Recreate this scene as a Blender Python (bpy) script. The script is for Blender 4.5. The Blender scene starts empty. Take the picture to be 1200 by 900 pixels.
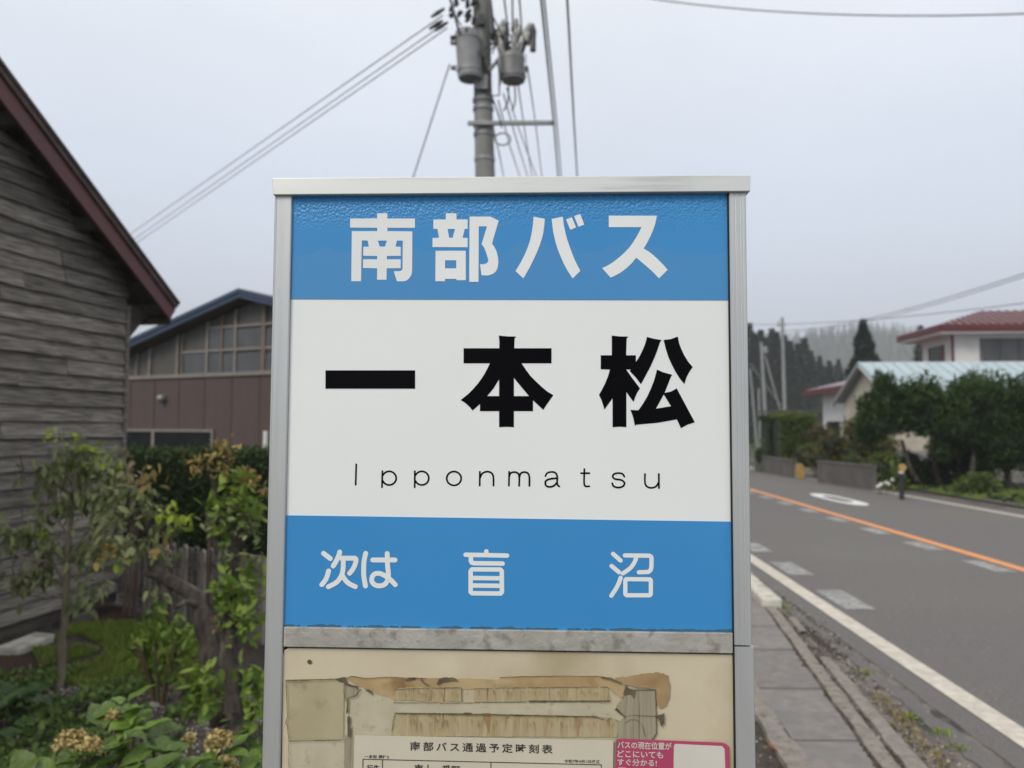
import bpy, math, random
import numpy as np
from mathutils import Vector, Matrix, noise
random.seed(7); RNG = np.random.default_rng(7)
S = bpy.context.scene
COL = S.collection

# ------------------------------------------------------------------ camera, sky, sun, exposure
PITCH, ROLL, FPX, CAMH = .0577, .0044, 900.0, 1.5
cf = Vector((0, math.cos(PITCH), math.sin(PITCH))); cu0 = Vector((0, -math.sin(PITCH), math.cos(PITCH))); cx0 = Vector((1, 0, 0))
cx = cx0 * math.cos(ROLL) + cu0 * math.sin(ROLL); cu = -cx0 * math.sin(ROLL) + cu0 * math.cos(ROLL)
cam = bpy.data.cameras.new('camera'); camo = bpy.data.objects.new('camera', cam); COL.objects.link(camo)
camo.matrix_world = Matrix(((cx.x, cu.x, -cf.x, 0), (cx.y, cu.y, -cf.y, 0), (cx.z, cu.z, -cf.z, CAMH), (0, 0, 0, 1)))
cam.sensor_width = 36; cam.lens = 27; cam.clip_start = .02; cam.clip_end = 3000
cam.dof.use_dof = True; cam.dof.focus_distance = .88; cam.dof.aperture_fstop = 6.0; cam.dof.aperture_blades = 0
S.camera = camo

SUN_EL, SUN_AZ = math.radians(42), math.radians(215)      # azimuth clockwise from +Y: behind the camera, a little left
w = bpy.data.worlds.new('World'); S.world = w; w.use_nodes = True
nt = w.node_tree; nt.nodes.clear(); N = nt.nodes.new; L = nt.links.new
out = N('ShaderNodeOutputWorld'); bg = N('ShaderNodeBackground'); bg.inputs[1].default_value = .1
sky = N('ShaderNodeTexSky'); sky.sky_type = 'NISHITA'; sky.sun_disc = False
sky.sun_elevation = SUN_EL; sky.sun_rotation = SUN_AZ; sky.dust_density = 3
tc = N('ShaderNodeTexCoord'); sep = N('ShaderNodeSeparateXYZ'); L(tc.outputs['Generated'], sep.inputs[0])
ramp = N('ShaderNodeValToRGB'); L(sep.outputs['Z'], ramp.inputs[0])
e = ramp.color_ramp.elements
e[0].position = 0; e[0].color = (.56, .62, .73, 1); e[1].position = 1; e[1].color = (1.0, .98, .94, 1)
m = e.new(.12); m.color = (.60, .67, .79, 1); m = e.new(.32); m.color = (.66, .725, .835, 1); m = e.new(.55); m.color = (.80, .83, .87, 1)
nz = N('ShaderNodeTexNoise'); nz.inputs['Scale'].default_value = 1.6; nz.inputs['Detail'].default_value = 4
mp = N('ShaderNodeMapping'); mp.inputs['Scale'].default_value = (1, 1, 2.2); L(tc.outputs['Generated'], mp.inputs[0]); L(mp.outputs[0], nz.inputs[0])
mr = N('ShaderNodeMapRange'); mr.inputs['From Min'].default_value = .3; mr.inputs['From Max'].default_value = .7
mr.inputs['To Min'].default_value = 9.2; mr.inputs['To Max'].default_value = 10.6; L(nz.outputs['Fac'], mr.inputs[0])
sc_ = N('ShaderNodeVectorMath'); sc_.operation = 'SCALE'; L(ramp.outputs[0], sc_.inputs[0]); L(mr.outputs[0], sc_.inputs['Scale'])
mx = N('ShaderNodeMix'); mx.data_type = 'RGBA'; mx.inputs[0].default_value = .92
L(sky.outputs[0], mx.inputs[6]); L(sc_.outputs[0], mx.inputs[7]); L(mx.outputs[2], bg.inputs[0]); L(bg.outputs[0], out.inputs[0])
sun = bpy.data.lights.new('sun', 'SUN'); sun.energy = 1.5; sun.angle = math.radians(25); sun.color = (1, .93, .84)
so = bpy.data.objects.new('sun', sun); COL.objects.link(so)
sd = Vector((math.sin(SUN_AZ) * math.cos(SUN_EL), math.cos(SUN_AZ) * math.cos(SUN_EL), math.sin(SUN_EL)))
so.rotation_euler = sd.to_track_quat('Z', 'Y').to_euler()
S.view_settings.view_transform = 'Standard'; S.view_settings.look = 'None'; S.view_settings.exposure = .36; S.view_settings.gamma = 1
S.cycles.volume_bounces = 0; S.cycles.max_bounces = 6

# ------------------------------------------------------------------ geometry helpers
SLOPE = -.007                                             # the street falls a little ahead
def zg(y): return SLOPE * y
def ray(px, py): return cf + cx * ((px - 600) / FPX) - cu * ((py - 450) / FPX)
def at(px, py, Y):
    d = ray(px, py); return d * (Y / d.y) + Vector((0, 0, CAMH))
def G(px, py, z0=0):
    d = ray(px, py); t = (z0 - CAMH) / (d.z - SLOPE * d.y); return d * t + Vector((0, 0, CAMH))

class MB:
    def __init__(s): s.v = []; s.f = []
    def add(s, vs, fs):
        o = len(s.v); s.v += [tuple(v) for v in vs]; s.f += [tuple(i + o for i in f) for f in fs]; return s
    def box(s, x0, x1, y0, y1, z0, z1):
        return s.add([(x0, y0, z0), (x1, y0, z0), (x1, y1, z0), (x0, y1, z0), (x0, y0, z1), (x1, y0, z1), (x1, y1, z1), (x0, y1, z1)],
                     [(0, 3, 2, 1), (4, 5, 6, 7), (0, 1, 5, 4), (1, 2, 6, 5), (2, 3, 7, 6), (3, 0, 4, 7)])
    def tube(s, pts, r, n=8, cap=True):
        pts = [Vector(p) for p in pts]; rs = r if isinstance(r, (list, tuple)) else [r] * len(pts)
        o = len(s.v); prev = None
        for i, p in enumerate(pts):
            d = (pts[min(i + 1, len(pts) - 1)] - pts[max(i - 1, 0)]).normalized()
            if prev is None: a = d.orthogonal().normalized()
            else:
                a = prev - d * prev.dot(d); a = a.normalized() if a.length > 1e-6 else d.orthogonal().normalized()
            prev = a; b = d.cross(a)
            for k in range(n):
                t = 2 * math.pi * k / n; s.v.append(tuple(p + (a * math.cos(t) + b * math.sin(t)) * rs[i]))
        for i in range(len(pts) - 1):
            for k in range(n):
                k2 = (k + 1) % n; s.f.append((o + i * n + k, o + i * n + k2, o + (i + 1) * n + k2, o + (i + 1) * n + k))
        if cap:
            s.f.append(tuple(o + k for k in range(n))[::-1]); s.f.append(tuple(o + (len(pts) - 1) * n + k for k in range(n)))
        return s
    def prism(s, poly, fn, a, b):
        """poly = 2D points, fn(p, t) -> 3D, between t=a and t=b"""
        n = len(poly); o = len(s.v)
        for t in (a, b):
            for p in poly: s.v.append(tuple(fn(p, t)))
        s.f.append(tuple(range(o, o + n))); s.f.append(tuple(range(o + 2 * n - 1, o + n - 1, -1)))
        for i in range(n):
            j = (i + 1) % n; s.f.append((o + j, o + i, o + n + i, o + n + j))
        return s
    def ball(s, c, r, seg=10, ring=6, jit=0, seed=0):
        c = Vector(c); r = r if isinstance(r, (tuple, list)) else (r, r, r); o = len(s.v)
        s.v.append((c.x, c.y, c.z + r[2]))
        for i in range(1, ring):
            th = math.pi * i / ring
            for k in range(seg):
                ph = 2 * math.pi * k / seg; d = Vector((math.sin(th) * math.cos(ph), math.sin(th) * math.sin(ph), math.cos(th)))
                q = 1 + jit * noise.noise(d * 1.7 + Vector((seed, seed * 2.3, 0)))
                s.v.append((c.x + d.x * r[0] * q, c.y + d.y * r[1] * q, c.z + d.z * r[2] * q))
        s.v.append((c.x, c.y, c.z - r[2])); e_ = len(s.v) - 1
        for k in range(seg): s.f.append((o, o + 1 + k, o + 1 + (k + 1) % seg)); s.f.append((e_, e_ - seg + (k + 1) % seg, e_ - seg + k))
        for i in range(ring - 2):
            for k in range(seg):
                a_ = o + 1 + i * seg; s.f.append((a_ + k, a_ + seg + k, a_ + seg + (k + 1) % seg, a_ + (k + 1) % seg))
        return s

WL = {}
def make(name, mb, mat, parent=None, world=False, smooth=False, bevel=0, **props):
    me = bpy.data.meshes.new(name)
    off = WL.get(parent.name, Vector()) if (parent and world) else Vector()
    if off.length: me.from_pydata([(v[0] - off.x, v[1] - off.y, v[2] - off.z) for v in mb.v], [], mb.f)
    else: me.from_pydata(mb.v, [], mb.f)
    me.update()
    if smooth: me.polygons.foreach_set('use_smooth', [True] * len(me.polygons))
    if mat: me.materials.append(mat)
    o = bpy.data.objects.new(name, me); COL.objects.link(o); o.parent = parent
    if parent: WL[o.name] = WL.get(parent.name, Vector())
    if bevel:
        b = o.modifiers.new('bevel', 'BEVEL'); b.width = bevel; b.segments = 2; b.limit_method = 'ANGLE'
    for k, v in props.items(): o[k] = v
    return o
def npmesh(name, V, F, mat, parent=None, **props):
    """V (n,3), F (m,k) numpy"""
    me = bpy.data.meshes.new(name); off = WL.get(parent.name, Vector()) if parent else Vector()
    V = np.asarray(V, float) - np.array(off)
    me.vertices.add(len(V)); me.vertices.foreach_set('co', V.astype(np.float32).ravel())
    k = F.shape[1]; me.loops.add(F.size); me.loops.foreach_set('vertex_index', F.astype(np.int32).ravel())
    me.polygons.add(len(F)); me.polygons.foreach_set('loop_start', np.arange(0, F.size, k, dtype=np.int32))
    me.update(calc_edges=True)
    me.materials.append(mat)
    o = bpy.data.objects.new(name, me); COL.objects.link(o); o.parent = parent
    if parent: WL[o.name] = WL.get(parent.name, Vector())
    for a, b in props.items(): o[a] = b
    return o
def thing(name, label, cat, loc=(0, 0, 0), rz=0, group=None):
    o = bpy.data.objects.new(name, None); COL.objects.link(o); o.location = loc; o.rotation_euler = (0, 0, rz); o.empty_display_size = .1
    o['label'] = label; o['category'] = cat
    if group: o['group'] = group
    WL[o.name] = Vector(loc); return o
def copy_tree(o, parent=None):
    c = o.copy(); COL.objects.link(c); c.parent = parent
    for ch in list(o.children): copy_tree(ch, c)
    return c

# ------------------------------------------------------------------ materials
def hexlin(r, g, b):
    f = lambda c: (c / 255 / 12.92) if c / 255 < .04045 else ((c / 255 + .055) / 1.055) ** 2.4
    return (f(r), f(g), f(b), 1)
def mat(name, c1, c2=None, scale=8, stretch=(1, 1, 1), rough=.7, metal=0, bump=0, bscale=None, detail=5, lo=.35, hi=.65,
        c3=None, s3=2, lo3=.5, hi3=.65, perobj=0, perisland=False, trans=0, coat=0, coord='Object', spec=None, bdist=.01):
    m = bpy.data.materials.new(name); m.use_nodes = True; t = m.node_tree; t.nodes.clear(); N = t.nodes.new; L = t.links.new
    o = N('ShaderNodeOutputMaterial'); b = N('ShaderNodeBsdfPrincipled'); L(b.outputs[0], o.inputs[0])
    b.inputs['Roughness'].default_value = rough; b.inputs['Metallic'].default_value = metal; b.inputs['Coat Weight'].default_value = coat
    b.inputs['Coat Roughness'].default_value = .12
    if spec is not None: b.inputs['Specular IOR Level'].default_value = spec
    c1 = tuple(c1[:3]) + (1,); c2 = tuple((c2 or c1)[:3]) + (1,)
    tc = N('ShaderNodeTexCoord'); mp = N('ShaderNodeMapping'); mp.inputs['Scale'].default_value = stretch; L(tc.outputs[coord], mp.inputs[0])
    oi = N('ShaderNodeObjectInfo')
    if perobj:
        cb = N('ShaderNodeCombineXYZ'); mu = N('ShaderNodeMath'); mu.operation = 'MULTIPLY'; mu.inputs[1].default_value = 37; L(oi.outputs['Random'], mu.inputs[0])
        for i in range(3): L(mu.outputs[0], cb.inputs[i])
        L(cb.outputs[0], mp.inputs['Location'])
    if perisland:
        g = N('ShaderNodeNewGeometry'); fac = g.outputs['Random Per Island']
    else:
        n = N('ShaderNodeTexNoise'); n.inputs['Scale'].default_value = scale; n.inputs['Detail'].default_value = detail; L(mp.outputs[0], n.inputs[0]); fac = n.outputs['Fac']
        r_ = N('ShaderNodeMapRange'); r_.inputs['From Min'].default_value = lo; r_.inputs['From Max'].default_value = hi; L(fac, r_.inputs[0]); fac = r_.outputs[0]
    mix = N('ShaderNodeMix'); mix.data_type = 'RGBA'; L(fac, mix.inputs[0]); mix.inputs[6].default_value = c1; mix.inputs[7].default_value = c2
    colr = mix.outputs[2]
    if c3:
        n3 = N('ShaderNodeTexNoise'); n3.inputs['Scale'].default_value = s3; n3.inputs['Detail'].default_value = 6
        L((mp.outputs[0] if not perisland else tc.outputs[coord]), n3.inputs[0])
        r3 = N('ShaderNodeMapRange'); r3.inputs['From Min'].default_value = lo3; r3.inputs['From Max'].default_value = hi3; L(n3.outputs['Fac'], r3.inputs[0])
        m3 = N('ShaderNodeMix'); m3.data_type = 'RGBA'; L(r3.outputs[0], m3.inputs[0]); L(colr, m3.inputs[6]); m3.inputs[7].default_value = tuple(c3[:3]) + (1,); colr = m3.outputs[2]
    if perobj:
        hs = N('ShaderNodeHueSaturation'); rr = N('ShaderNodeMapRange'); rr.inputs['To Min'].default_value = 1 - perobj; rr.inputs['To Max'].default_value = 1 + perobj
        L(oi.outputs['Random'], rr.inputs[0]); L(rr.outputs[0], hs.inputs['Value']); L(colr, hs.inputs['Color']); colr = hs.outputs[0]
    L(colr, b.inputs['Base Color'])
    if bump:
        bn = N('ShaderNodeTexNoise'); bn.inputs['Scale'].default_value = bscale or scale * 3; bn.inputs['Detail'].default_value = 8; L(mp.outputs[0], bn.inputs[0])
        bu = N('ShaderNodeBump'); bu.inputs['Strength'].default_value = bump; bu.inputs['Distance'].default_value = bdist; L(bn.outputs['Fac'], bu.inputs['Height']); L(bu.outputs[0], b.inputs['Normal'])
    if trans:
        tr = N('ShaderNodeBsdfTranslucent'); L(colr, tr.inputs[0]); ms = N('ShaderNodeMixShader'); ms.inputs[0].default_value = trans
        L(b.outputs[0], ms.inputs[1]); L(tr.outputs[0], ms.inputs[2]); L(ms.outputs[0], o.inputs[0])
    m['bsdf'] = b.name
    return m
def leafmat(name, a, b_, third=None, rough=.6, s3=1.5, trans=.25, lo3=.5, hi3=.7):
    return mat(name, a, b_, perisland=True, rough=rough, spec=.22, trans=trans, c3=third, s3=s3, lo3=lo3, hi3=hi3)

M = {}
M['asphalt'] = mat('asphalt', (.085, .079, .076), (.162, .151, .144), scale=130, rough=.85, bump=.5, bscale=160, c3=(.135, .128, .112), s3=.32, lo3=.48, hi3=.72, bdist=.005)
M['asphalt_old'] = mat('asphalt_old', (.085, .072, .064), (.19, .165, .145), scale=9, rough=.95, bump=.8, bscale=60, c3=(.05, .045, .04), s3=3, lo3=.52, hi3=.62)
M['white_paint'] = mat('road_white', (.60, .55, .47), (.46, .42, .36), scale=14, rough=.7, bump=.2, bscale=120, c3=(.25, .24, .23), s3=40, lo3=.62, hi3=.75)
M['dash_paint'] = mat('road_white_worn', (.36, .36, .345), (.22, .22, .21), scale=10, rough=.75, c3=(.13, .125, .12), s3=30, lo3=.5, hi3=.65)
M['orange_paint'] = mat('road_orange', (.74, .30, .09), (.66, .27, .10), scale=9, rough=.7, c3=(.3, .18, .12), s3=40, lo3=.62, hi3=.75)
M['concrete'] = mat('concrete', (.24, .23, .205), (.33, .315, .285), scale=9, rough=.9, bump=.6, bscale=60, c3=(.15, .14, .12), s3=5, lo3=.55, hi3=.7, perobj=.05)
M['slab'] = mat('slab_concrete', (.17, .155, .145), (.225, .205, .19), scale=14, rough=.88, bump=.35, bscale=80, c3=(.17, .165, .16), s3=4, lo3=.5, hi3=.68, perobj=.07)
M['mortar'] = mat('pale_concrete', (.27, .245, .215), (.19, .17, .145), scale=16, rough=.95, bump=.9, bscale=70, c3=(.12, .11, .085), s3=20, lo3=.58, hi3=.68)
M['soil'] = mat('soil', (.035, .028, .022), (.075, .06, .048), scale=14, rough=1, bump=1, bscale=30, c3=(.11, .10, .085), s3=45, lo3=.6, hi3=.72, bdist=.03)
M['verge'] = mat('verge_soil', (.06, .055, .045), (.11, .10, .085), scale=5, rough=1, bump=.8, bscale=25)
M['ground'] = mat('ground', (.06, .065, .04), (.045, .065, .03), scale=.6, rough=1, bump=.6, bscale=12)
M['red_chip'] = mat('mulch', (.085, .048, .034), (.05, .032, .024), perisland=True, rough=.95)
M['gravel'] = mat('gravel', (.12, .11, .10), (.42, .40, .37), perisland=True, rough=.9)
M['alu'] = mat('aluminium', (.50, .51, .50), (.58, .59, .58), scale=3, stretch=(14, 14, .6), rough=.42, metal=.5, c3=(.42, .43, .42), s3=3, lo3=.5, hi3=.75)
M['alu_h'] = mat('aluminium_flat', (.60, .61, .58), (.68, .69, .655), scale=3, stretch=(.6, 9, 9), rough=.42, metal=.45, c3=(.47, .47, .44), s3=7, lo3=.55, hi3=.72)
M['alu_dirty'] = mat('dirty_aluminium', (.37, .35, .31), (.46, .44, .40), scale=22, rough=.6, metal=.25, bump=.15, bscale=120, c3=(.21, .20, .165), s3=70, lo3=.52, hi3=.72)
M['black_gap'] = mat('dark_gap', (.012, .012, .012), rough=.9)
M['black_print'] = mat('black_lettering', (.002, .002, .003), (.004, .004, .005), scale=4, rough=.5, spec=.05)
M['white_print'] = mat('white_lettering', (.74, .76, .74), (.79, .81, .79), scale=5, rough=.35)
M['pole'] = mat('pole_concrete', (.17, .17, .155), (.23, .23, .215), scale=4, stretch=(1, 1, .3), rough=.85, bump=.2, bscale=20)
M['steel'] = mat('galvanised_steel', (.20, .21, .21), (.28, .29, .28), scale=6, rough=.5, metal=.4)
M['transformer'] = mat('transformer_grey', (.20, .20, .205), (.25, .25, .25), scale=6, rough=.5)
M['insul'] = mat('insulator_black', (.012, .012, .014), (.03, .03, .032), scale=20, rough=.4)
M['insul_w'] = mat('insulator_white', (.45, .45, .42), (.3, .3, .28), scale=20, rough=.3)
M['wire'] = mat('cable', (.17, .17, .18), (.24, .24, .25), scale=5, rough=.6)
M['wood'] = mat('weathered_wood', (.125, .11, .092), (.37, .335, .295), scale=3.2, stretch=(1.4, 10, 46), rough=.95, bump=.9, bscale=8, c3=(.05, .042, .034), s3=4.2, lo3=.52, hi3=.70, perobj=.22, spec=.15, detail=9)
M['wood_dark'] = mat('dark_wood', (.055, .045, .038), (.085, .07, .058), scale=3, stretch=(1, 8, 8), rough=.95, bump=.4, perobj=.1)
M['barge'] = mat('dark_red_fascia', (.105, .032, .032), (.085, .028, .030), scale=3, rough=.5)
M['roofmetal'] = mat('roof_metal', (.05, .028, .024), (.085, .055, .045), scale=8, rough=.55, metal=.1)
M['brownwall'] = mat('brown_wall', (.066, .044, .041), (.076, .051, .047), scale=1.5, rough=.75, c3=(.068, .047, .043), s3=.8, lo3=.5, hi3=.7, stretch=(4, 1, .4))
M['bluefascia'] = mat('navy_fascia', (.018, .034, .07), (.025, .045, .085), scale=3, rough=.45)
M['frame_pale'] = mat('pale_frame', (.17, .15, .13), (.21, .185, .16), scale=5, rough=.6)
M['frame_brown'] = mat('brown_frame', (.16, .115, .085), (.13, .095, .07), scale=5, rough=.6)
M['glass'] = mat('dark_glass', (.010, .012, .012), (.016, .018, .017), scale=2, rough=.4, spec=.03)
M['panel_dim'] = mat('dim_panel', (.065, .06, .054), (.085, .078, .07), scale=2, stretch=(6, 1, .5), rough=.6)
M['pane_dim'] = mat('dim_pane', (.055, .058, .06), (.075, .078, .08), scale=2, rough=.3)
M['whitewall'] = mat('white_wall', (.68, .67, .64), (.60, .59, .56), scale=2, rough=.8)
M['cream'] = mat('cream_wall', (.50, .46, .37), (.44, .40, .32), scale=1.4, rough=.9, c3=(.34, .31, .26), s3=1, lo3=.5, hi3=.7)
M['dado'] = mat('grey_dado', (.26, .245, .225), (.21, .20, .185), scale=2, rough=.9)
M['redroof'] = mat('red_roof', (.085, .010, .014), (.125, .018, .022), scale=5, rough=.24, spec=.55)
M['redtrim'] = mat('red_trim', (.08, .008, .011), (.10, .014, .015), scale=5, rough=.5)
M['blueroof'] = mat('pale_blue_roof', (.33, .42, .45), (.39, .47, .49), scale=1, stretch=(3, 1, .5), rough=.45)
M['conc_wall'] = mat('block_wall', (.095, .085, .08), (.13, .118, .108), scale=3, rough=.95, bump=.4, c3=(.10, .09, .085), s3=1.5, lo3=.5, hi3=.7)
M['yellow'] = mat('yellow_paint', (.50, .30, .07), (.36, .24, .08), scale=6, rough=.6)
M['bark'] = mat('bark', (.030, .023, .018), (.085, .07, .055), scale=26, stretch=(1, 1, .35), rough=.95, bump=1, bscale=30, c3=(.20, .20, .16), s3=12, lo3=.58, hi3=.7, bdist=.02)
M['bark_pale'] = mat('pale_bark', (.15, .125, .085), (.22, .185, .13), scale=14, stretch=(1, 1, .3), rough=.9, bump=.5)
M['stalk'] = mat('stalk', (.10, .10, .04), (.15, .09, .05), scale=10, rough=.8)
M['lf_dull'] = leafmat('dull_leaves', (.13, .16, .07), (.32, .35, .16), third=(.24, .17, .10), s3=3, lo3=.55, hi3=.7)
M['lf_lime'] = leafmat('lime_leaves', (.22, .32, .03), (.36, .42, .06))
M['lf_orange'] = leafmat('orange_leaves', (.26, .18, .06), (.40, .32, .11))
M['lf_green'] = leafmat('green_leaves', (.10, .18, .03), (.27, .36, .07))
M['lf_hyd'] = leafmat('hydrangea_leaves', (.085, .15, .025), (.15, .23, .045), third=(.07, .13, .05), s3=9)
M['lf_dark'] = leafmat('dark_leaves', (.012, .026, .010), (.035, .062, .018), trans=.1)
M['lf_yew'] = leafmat('yew_leaves', (.010, .030, .008), (.060, .110, .020), third=(.008, .018, .006), s3=.9, trans=.12)
M['lf_hedge'] = leafmat('hedge_leaves', (.018, .04, .009), (.05, .08, .018), trans=.15)
M['lf_hedge2'] = leafmat('hedge_leaves_light', (.06, .10, .018), (.14, .18, .035), trans=.15)
M['lf_olive'] = leafmat('olive_leaves', (.06, .07, .016), (.15, .13, .035), trans=.15, third=(.09, .055, .03), s3=1)
M['lf_conifer'] = leafmat('conifer_needles', (.008, .024, .013), (.026, .052, .026), trans=.05)
M['weeds'] = leafmat('weeds', (.07, .13, .03), (.18, .26, .07), third=(.05, .06, .035), s3=3)
M['grass'] = leafmat('grass_blades', (.16, .23, .04), (.29, .35, .08), third=(.18, .18, .07), s3=1.3)
M['drygrass'] = leafmat('dry_grass', (.26, .19, .06), (.36, .29, .12))
M['petal'] = leafmat('dry_petals', (.38, .27, .10), (.56, .47, .22), third=(.18, .15, .05), s3=60, lo3=.55, hi3=.62, trans=.15)
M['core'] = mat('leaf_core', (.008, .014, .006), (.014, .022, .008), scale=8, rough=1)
M['whiteflower'] = mat('white_flower', (.7, .7, .68), (.55, .55, .52), scale=10, rough=.8)
M['board'] = mat('aged_board', (.61, .54, .39), (.54, .47, .32), scale=5, rough=.5, c3=(.40, .33, .20), s3=7, lo3=.5, hi3=.75, bump=.08, bscale=30)
M['oldpaper'] = mat('old_paper', (.37, .32, .19), (.44, .38, .24), scale=16, rough=.8, c3=(.28, .24, .15), s3=60, lo3=.56, hi3=.72, bump=.2, bscale=60, bdist=.002)
M['palepaper'] = mat('pale_paper', (.50, .45, .32), (.44, .39, .27), scale=30, rough=.85, c3=(.34, .29, .18), s3=70, lo3=.58, hi3=.72, bump=.2, bscale=80, bdist=.002)
M['tape'] = mat('brown_tape', (.37, .26, .12), (.46, .35, .18), scale=26, rough=.5, c3=(.22, .13, .055), s3=22, lo3=.56, hi3=.74, bump=.3, bscale=50, bdist=.002)
M['streaktape'] = mat('streaked_tape', (.44, .37, .22), (.36, .28, .14), scale=10, stretch=(13, 1, 1), rough=.7, c3=(.17, .12, .05), s3=13, lo3=.60, hi3=.72, bump=.5, bscale=30, bdist=.002)
M['browntape'] = mat('brown_stain', (.30, .19, .085), (.38, .27, .14), scale=28, rough=.6, c3=(.18, .09, .04), s3=26, lo3=.52, hi3=.75, bump=.2, bscale=60, bdist=.002)
M['greytape'] = mat('grey_tape', (.27, .235, .16), (.34, .30, .20), scale=8, stretch=(30, 1, 1), rough=.8, c3=(.18, .15, .09), s3=10, lo3=.55, hi3=.7)
M['mould'] = mat('dark_mould', (.09, .065, .04), (.16, .12, .07), scale=60, rough=.95)
M['sheet'] = mat('timetable_paper', (.55, .50, .39), (.60, .55, .43), scale=8, rough=.45, bump=.05)
M['pink'] = mat('crimson_print', (.40, .055, .12), (.44, .07, .135), scale=12, rough=.5, c3=(.22, .09, .08), s3=30, lo3=.62, hi3=.75)
M['stickerwhite'] = mat('sticker_white', (.60, .57, .50), (.64, .61, .53), scale=12, rough=.5)
M['print'] = mat('ink', (.03, .026, .024), (.045, .04, .036), scale=30, rough=.6)
M['pinkstick'] = mat('pink_stick', (.42, .17, .12), (.30, .12, .08), scale=20, rough=.7)

# white enamel panel (specks of dirt) and blue film (condensation drops near its top, a painted reflection below a wavy wet rim)
def panel_white():
    m = mat('white_enamel', (.76, .785, .765), (.79, .81, .79), scale=3, rough=.4, coat=.0, spec=.3)
    t = m.node_tree; b = t.nodes[m['bsdf']]; N = t.nodes.new; L = t.links.new
    src = b.inputs['Base Color'].links[0].from_socket; tc = N('ShaderNodeTexCoord')
    v = N('ShaderNodeTexVoronoi'); v.inputs['Scale'].default_value = 22; L(tc.outputs['Object'], v.inputs[0])
    sp = N('ShaderNodeSeparateColor'); L(v.outputs['Color'], sp.inputs[0])
    a = N('ShaderNodeMath'); a.operation = 'LESS_THAN'; a.inputs[1].default_value = .028; L(v.outputs['Distance'], a.inputs[0])
    c = N('ShaderNodeMath'); c.operation = 'GREATER_THAN'; c.inputs[1].default_value = .66; L(sp.outputs[0], c.inputs[0])
    d = N('ShaderNodeMath'); d.operation = 'MULTIPLY'; L(a.outputs[0], d.inputs[0]); L(c.outputs[0], d.inputs[1])
    f = N('ShaderNodeMath'); f.operation = 'MULTIPLY'; f.inputs[1].default_value = .6; L(d.outputs[0], f.inputs[0])
    mx = N('ShaderNodeMix'); mx.data_type = 'RGBA'; L(f.outputs[0], mx.inputs[0]); L(src, mx.inputs[6]); mx.inputs[7].default_value = (.22, .2, .17, 1)
    L(mx.outputs[2], b.inputs['Base Color']); return m
def film_blue(name, drops):
    m = mat(name, (.043, .250, .55), (.049, .262, .57), scale=4, rough=.32, coat=.0, spec=.35)
    t = m.node_tree; b = t.nodes[m['bsdf']]; N = t.nodes.new; L = t.links.new
    src = b.inputs['Base Color'].links[0].from_socket
    tc = N('ShaderNodeTexCoord'); sx = N('ShaderNodeSeparateXYZ'); L(tc.outputs['Object'], sx.inputs[0])
    def math_(op, a, b_):
        n = N('ShaderNodeMath'); n.operation = op
        for i, q in enumerate((a, b_)):
            if q is None: continue
            if isinstance(q, (int, float)): n.inputs[i].default_value = q
            else: L(q, n.inputs[i])
        return n.outputs[0]
    if drops:                       # band spans z 1.652..1.775 ; drops in the top 35 mm
        mr = N('ShaderNodeMapRange'); mr.inputs['From Min'].default_value = 1.726; mr.inputs['From Max'].default_value = 1.764; L(sx.outputs['Z'], mr.inputs[0])
        v = N('ShaderNodeTexVoronoi'); v.inputs['Scale'].default_value = 330; L(tc.outputs['Object'], v.inputs[0])
        n = N('ShaderNodeTexNoise'); n.inputs['Scale'].default_value = 200; n.inputs['Detail'].default_value = 3; L(tc.outputs['Object'], n.inputs[0])
        dr = math_('SUBTRACT', .55, v.outputs['Distance']); dr = math_('MULTIPLY', dr, n.outputs['Fac']); dr = math_('MULTIPLY', dr, mr.outputs[0])
        bu = N('ShaderNodeBump'); bu.inputs['Distance'].default_value = .004; bu.inputs['Strength'].default_value = .55; L(dr, bu.inputs['Height']); L(bu.outputs[0], b.inputs['Normal'])
        # reflection painted into the blue below a scalloped dew rim, slightly lighter and greyer
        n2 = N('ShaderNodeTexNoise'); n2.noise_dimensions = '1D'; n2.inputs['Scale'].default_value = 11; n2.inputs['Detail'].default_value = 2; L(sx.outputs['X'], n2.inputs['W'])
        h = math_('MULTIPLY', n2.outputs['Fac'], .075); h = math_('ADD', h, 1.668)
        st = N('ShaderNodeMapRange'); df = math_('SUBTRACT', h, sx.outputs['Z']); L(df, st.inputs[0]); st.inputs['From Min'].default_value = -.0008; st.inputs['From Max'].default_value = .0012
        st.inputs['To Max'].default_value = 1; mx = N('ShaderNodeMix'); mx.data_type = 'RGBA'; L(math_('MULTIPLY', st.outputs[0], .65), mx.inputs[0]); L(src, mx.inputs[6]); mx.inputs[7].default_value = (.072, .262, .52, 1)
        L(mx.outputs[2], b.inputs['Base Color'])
    else:
        mr = N('ShaderNodeMapRange'); mr.inputs['From Min'].default_value = 1.2815; mr.inputs['From Max'].default_value = 1.2755; L(sx.outputs['Z'], mr.inputs[0])
        n = N('ShaderNodeTexNoise'); n.inputs['Scale'].default_value = 60; n.inputs['Detail'].default_value = 6; L(tc.outputs['Object'], n.inputs[0])
        f = math_('MULTIPLY', mr.outputs[0], n.outputs['Fac']); f = math_('GREATER_THAN', f, .42); f = math_('MULTIPLY', f, .7)
        mx = N('ShaderNodeMix'); mx.data_type = 'RGBA'; L(f, mx.inputs[0]); L(src, mx.inputs[6]); mx.inputs[7].default_value = (.04, .07, .06, 1); L(mx.outputs[2], b.inputs['Base Color'])
    return m
M['enamel'] = panel_white(); M['blue_top'] = film_blue('blue_film_dew_reflection', True); M['blue_low'] = film_blue('blue_film', False)
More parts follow.
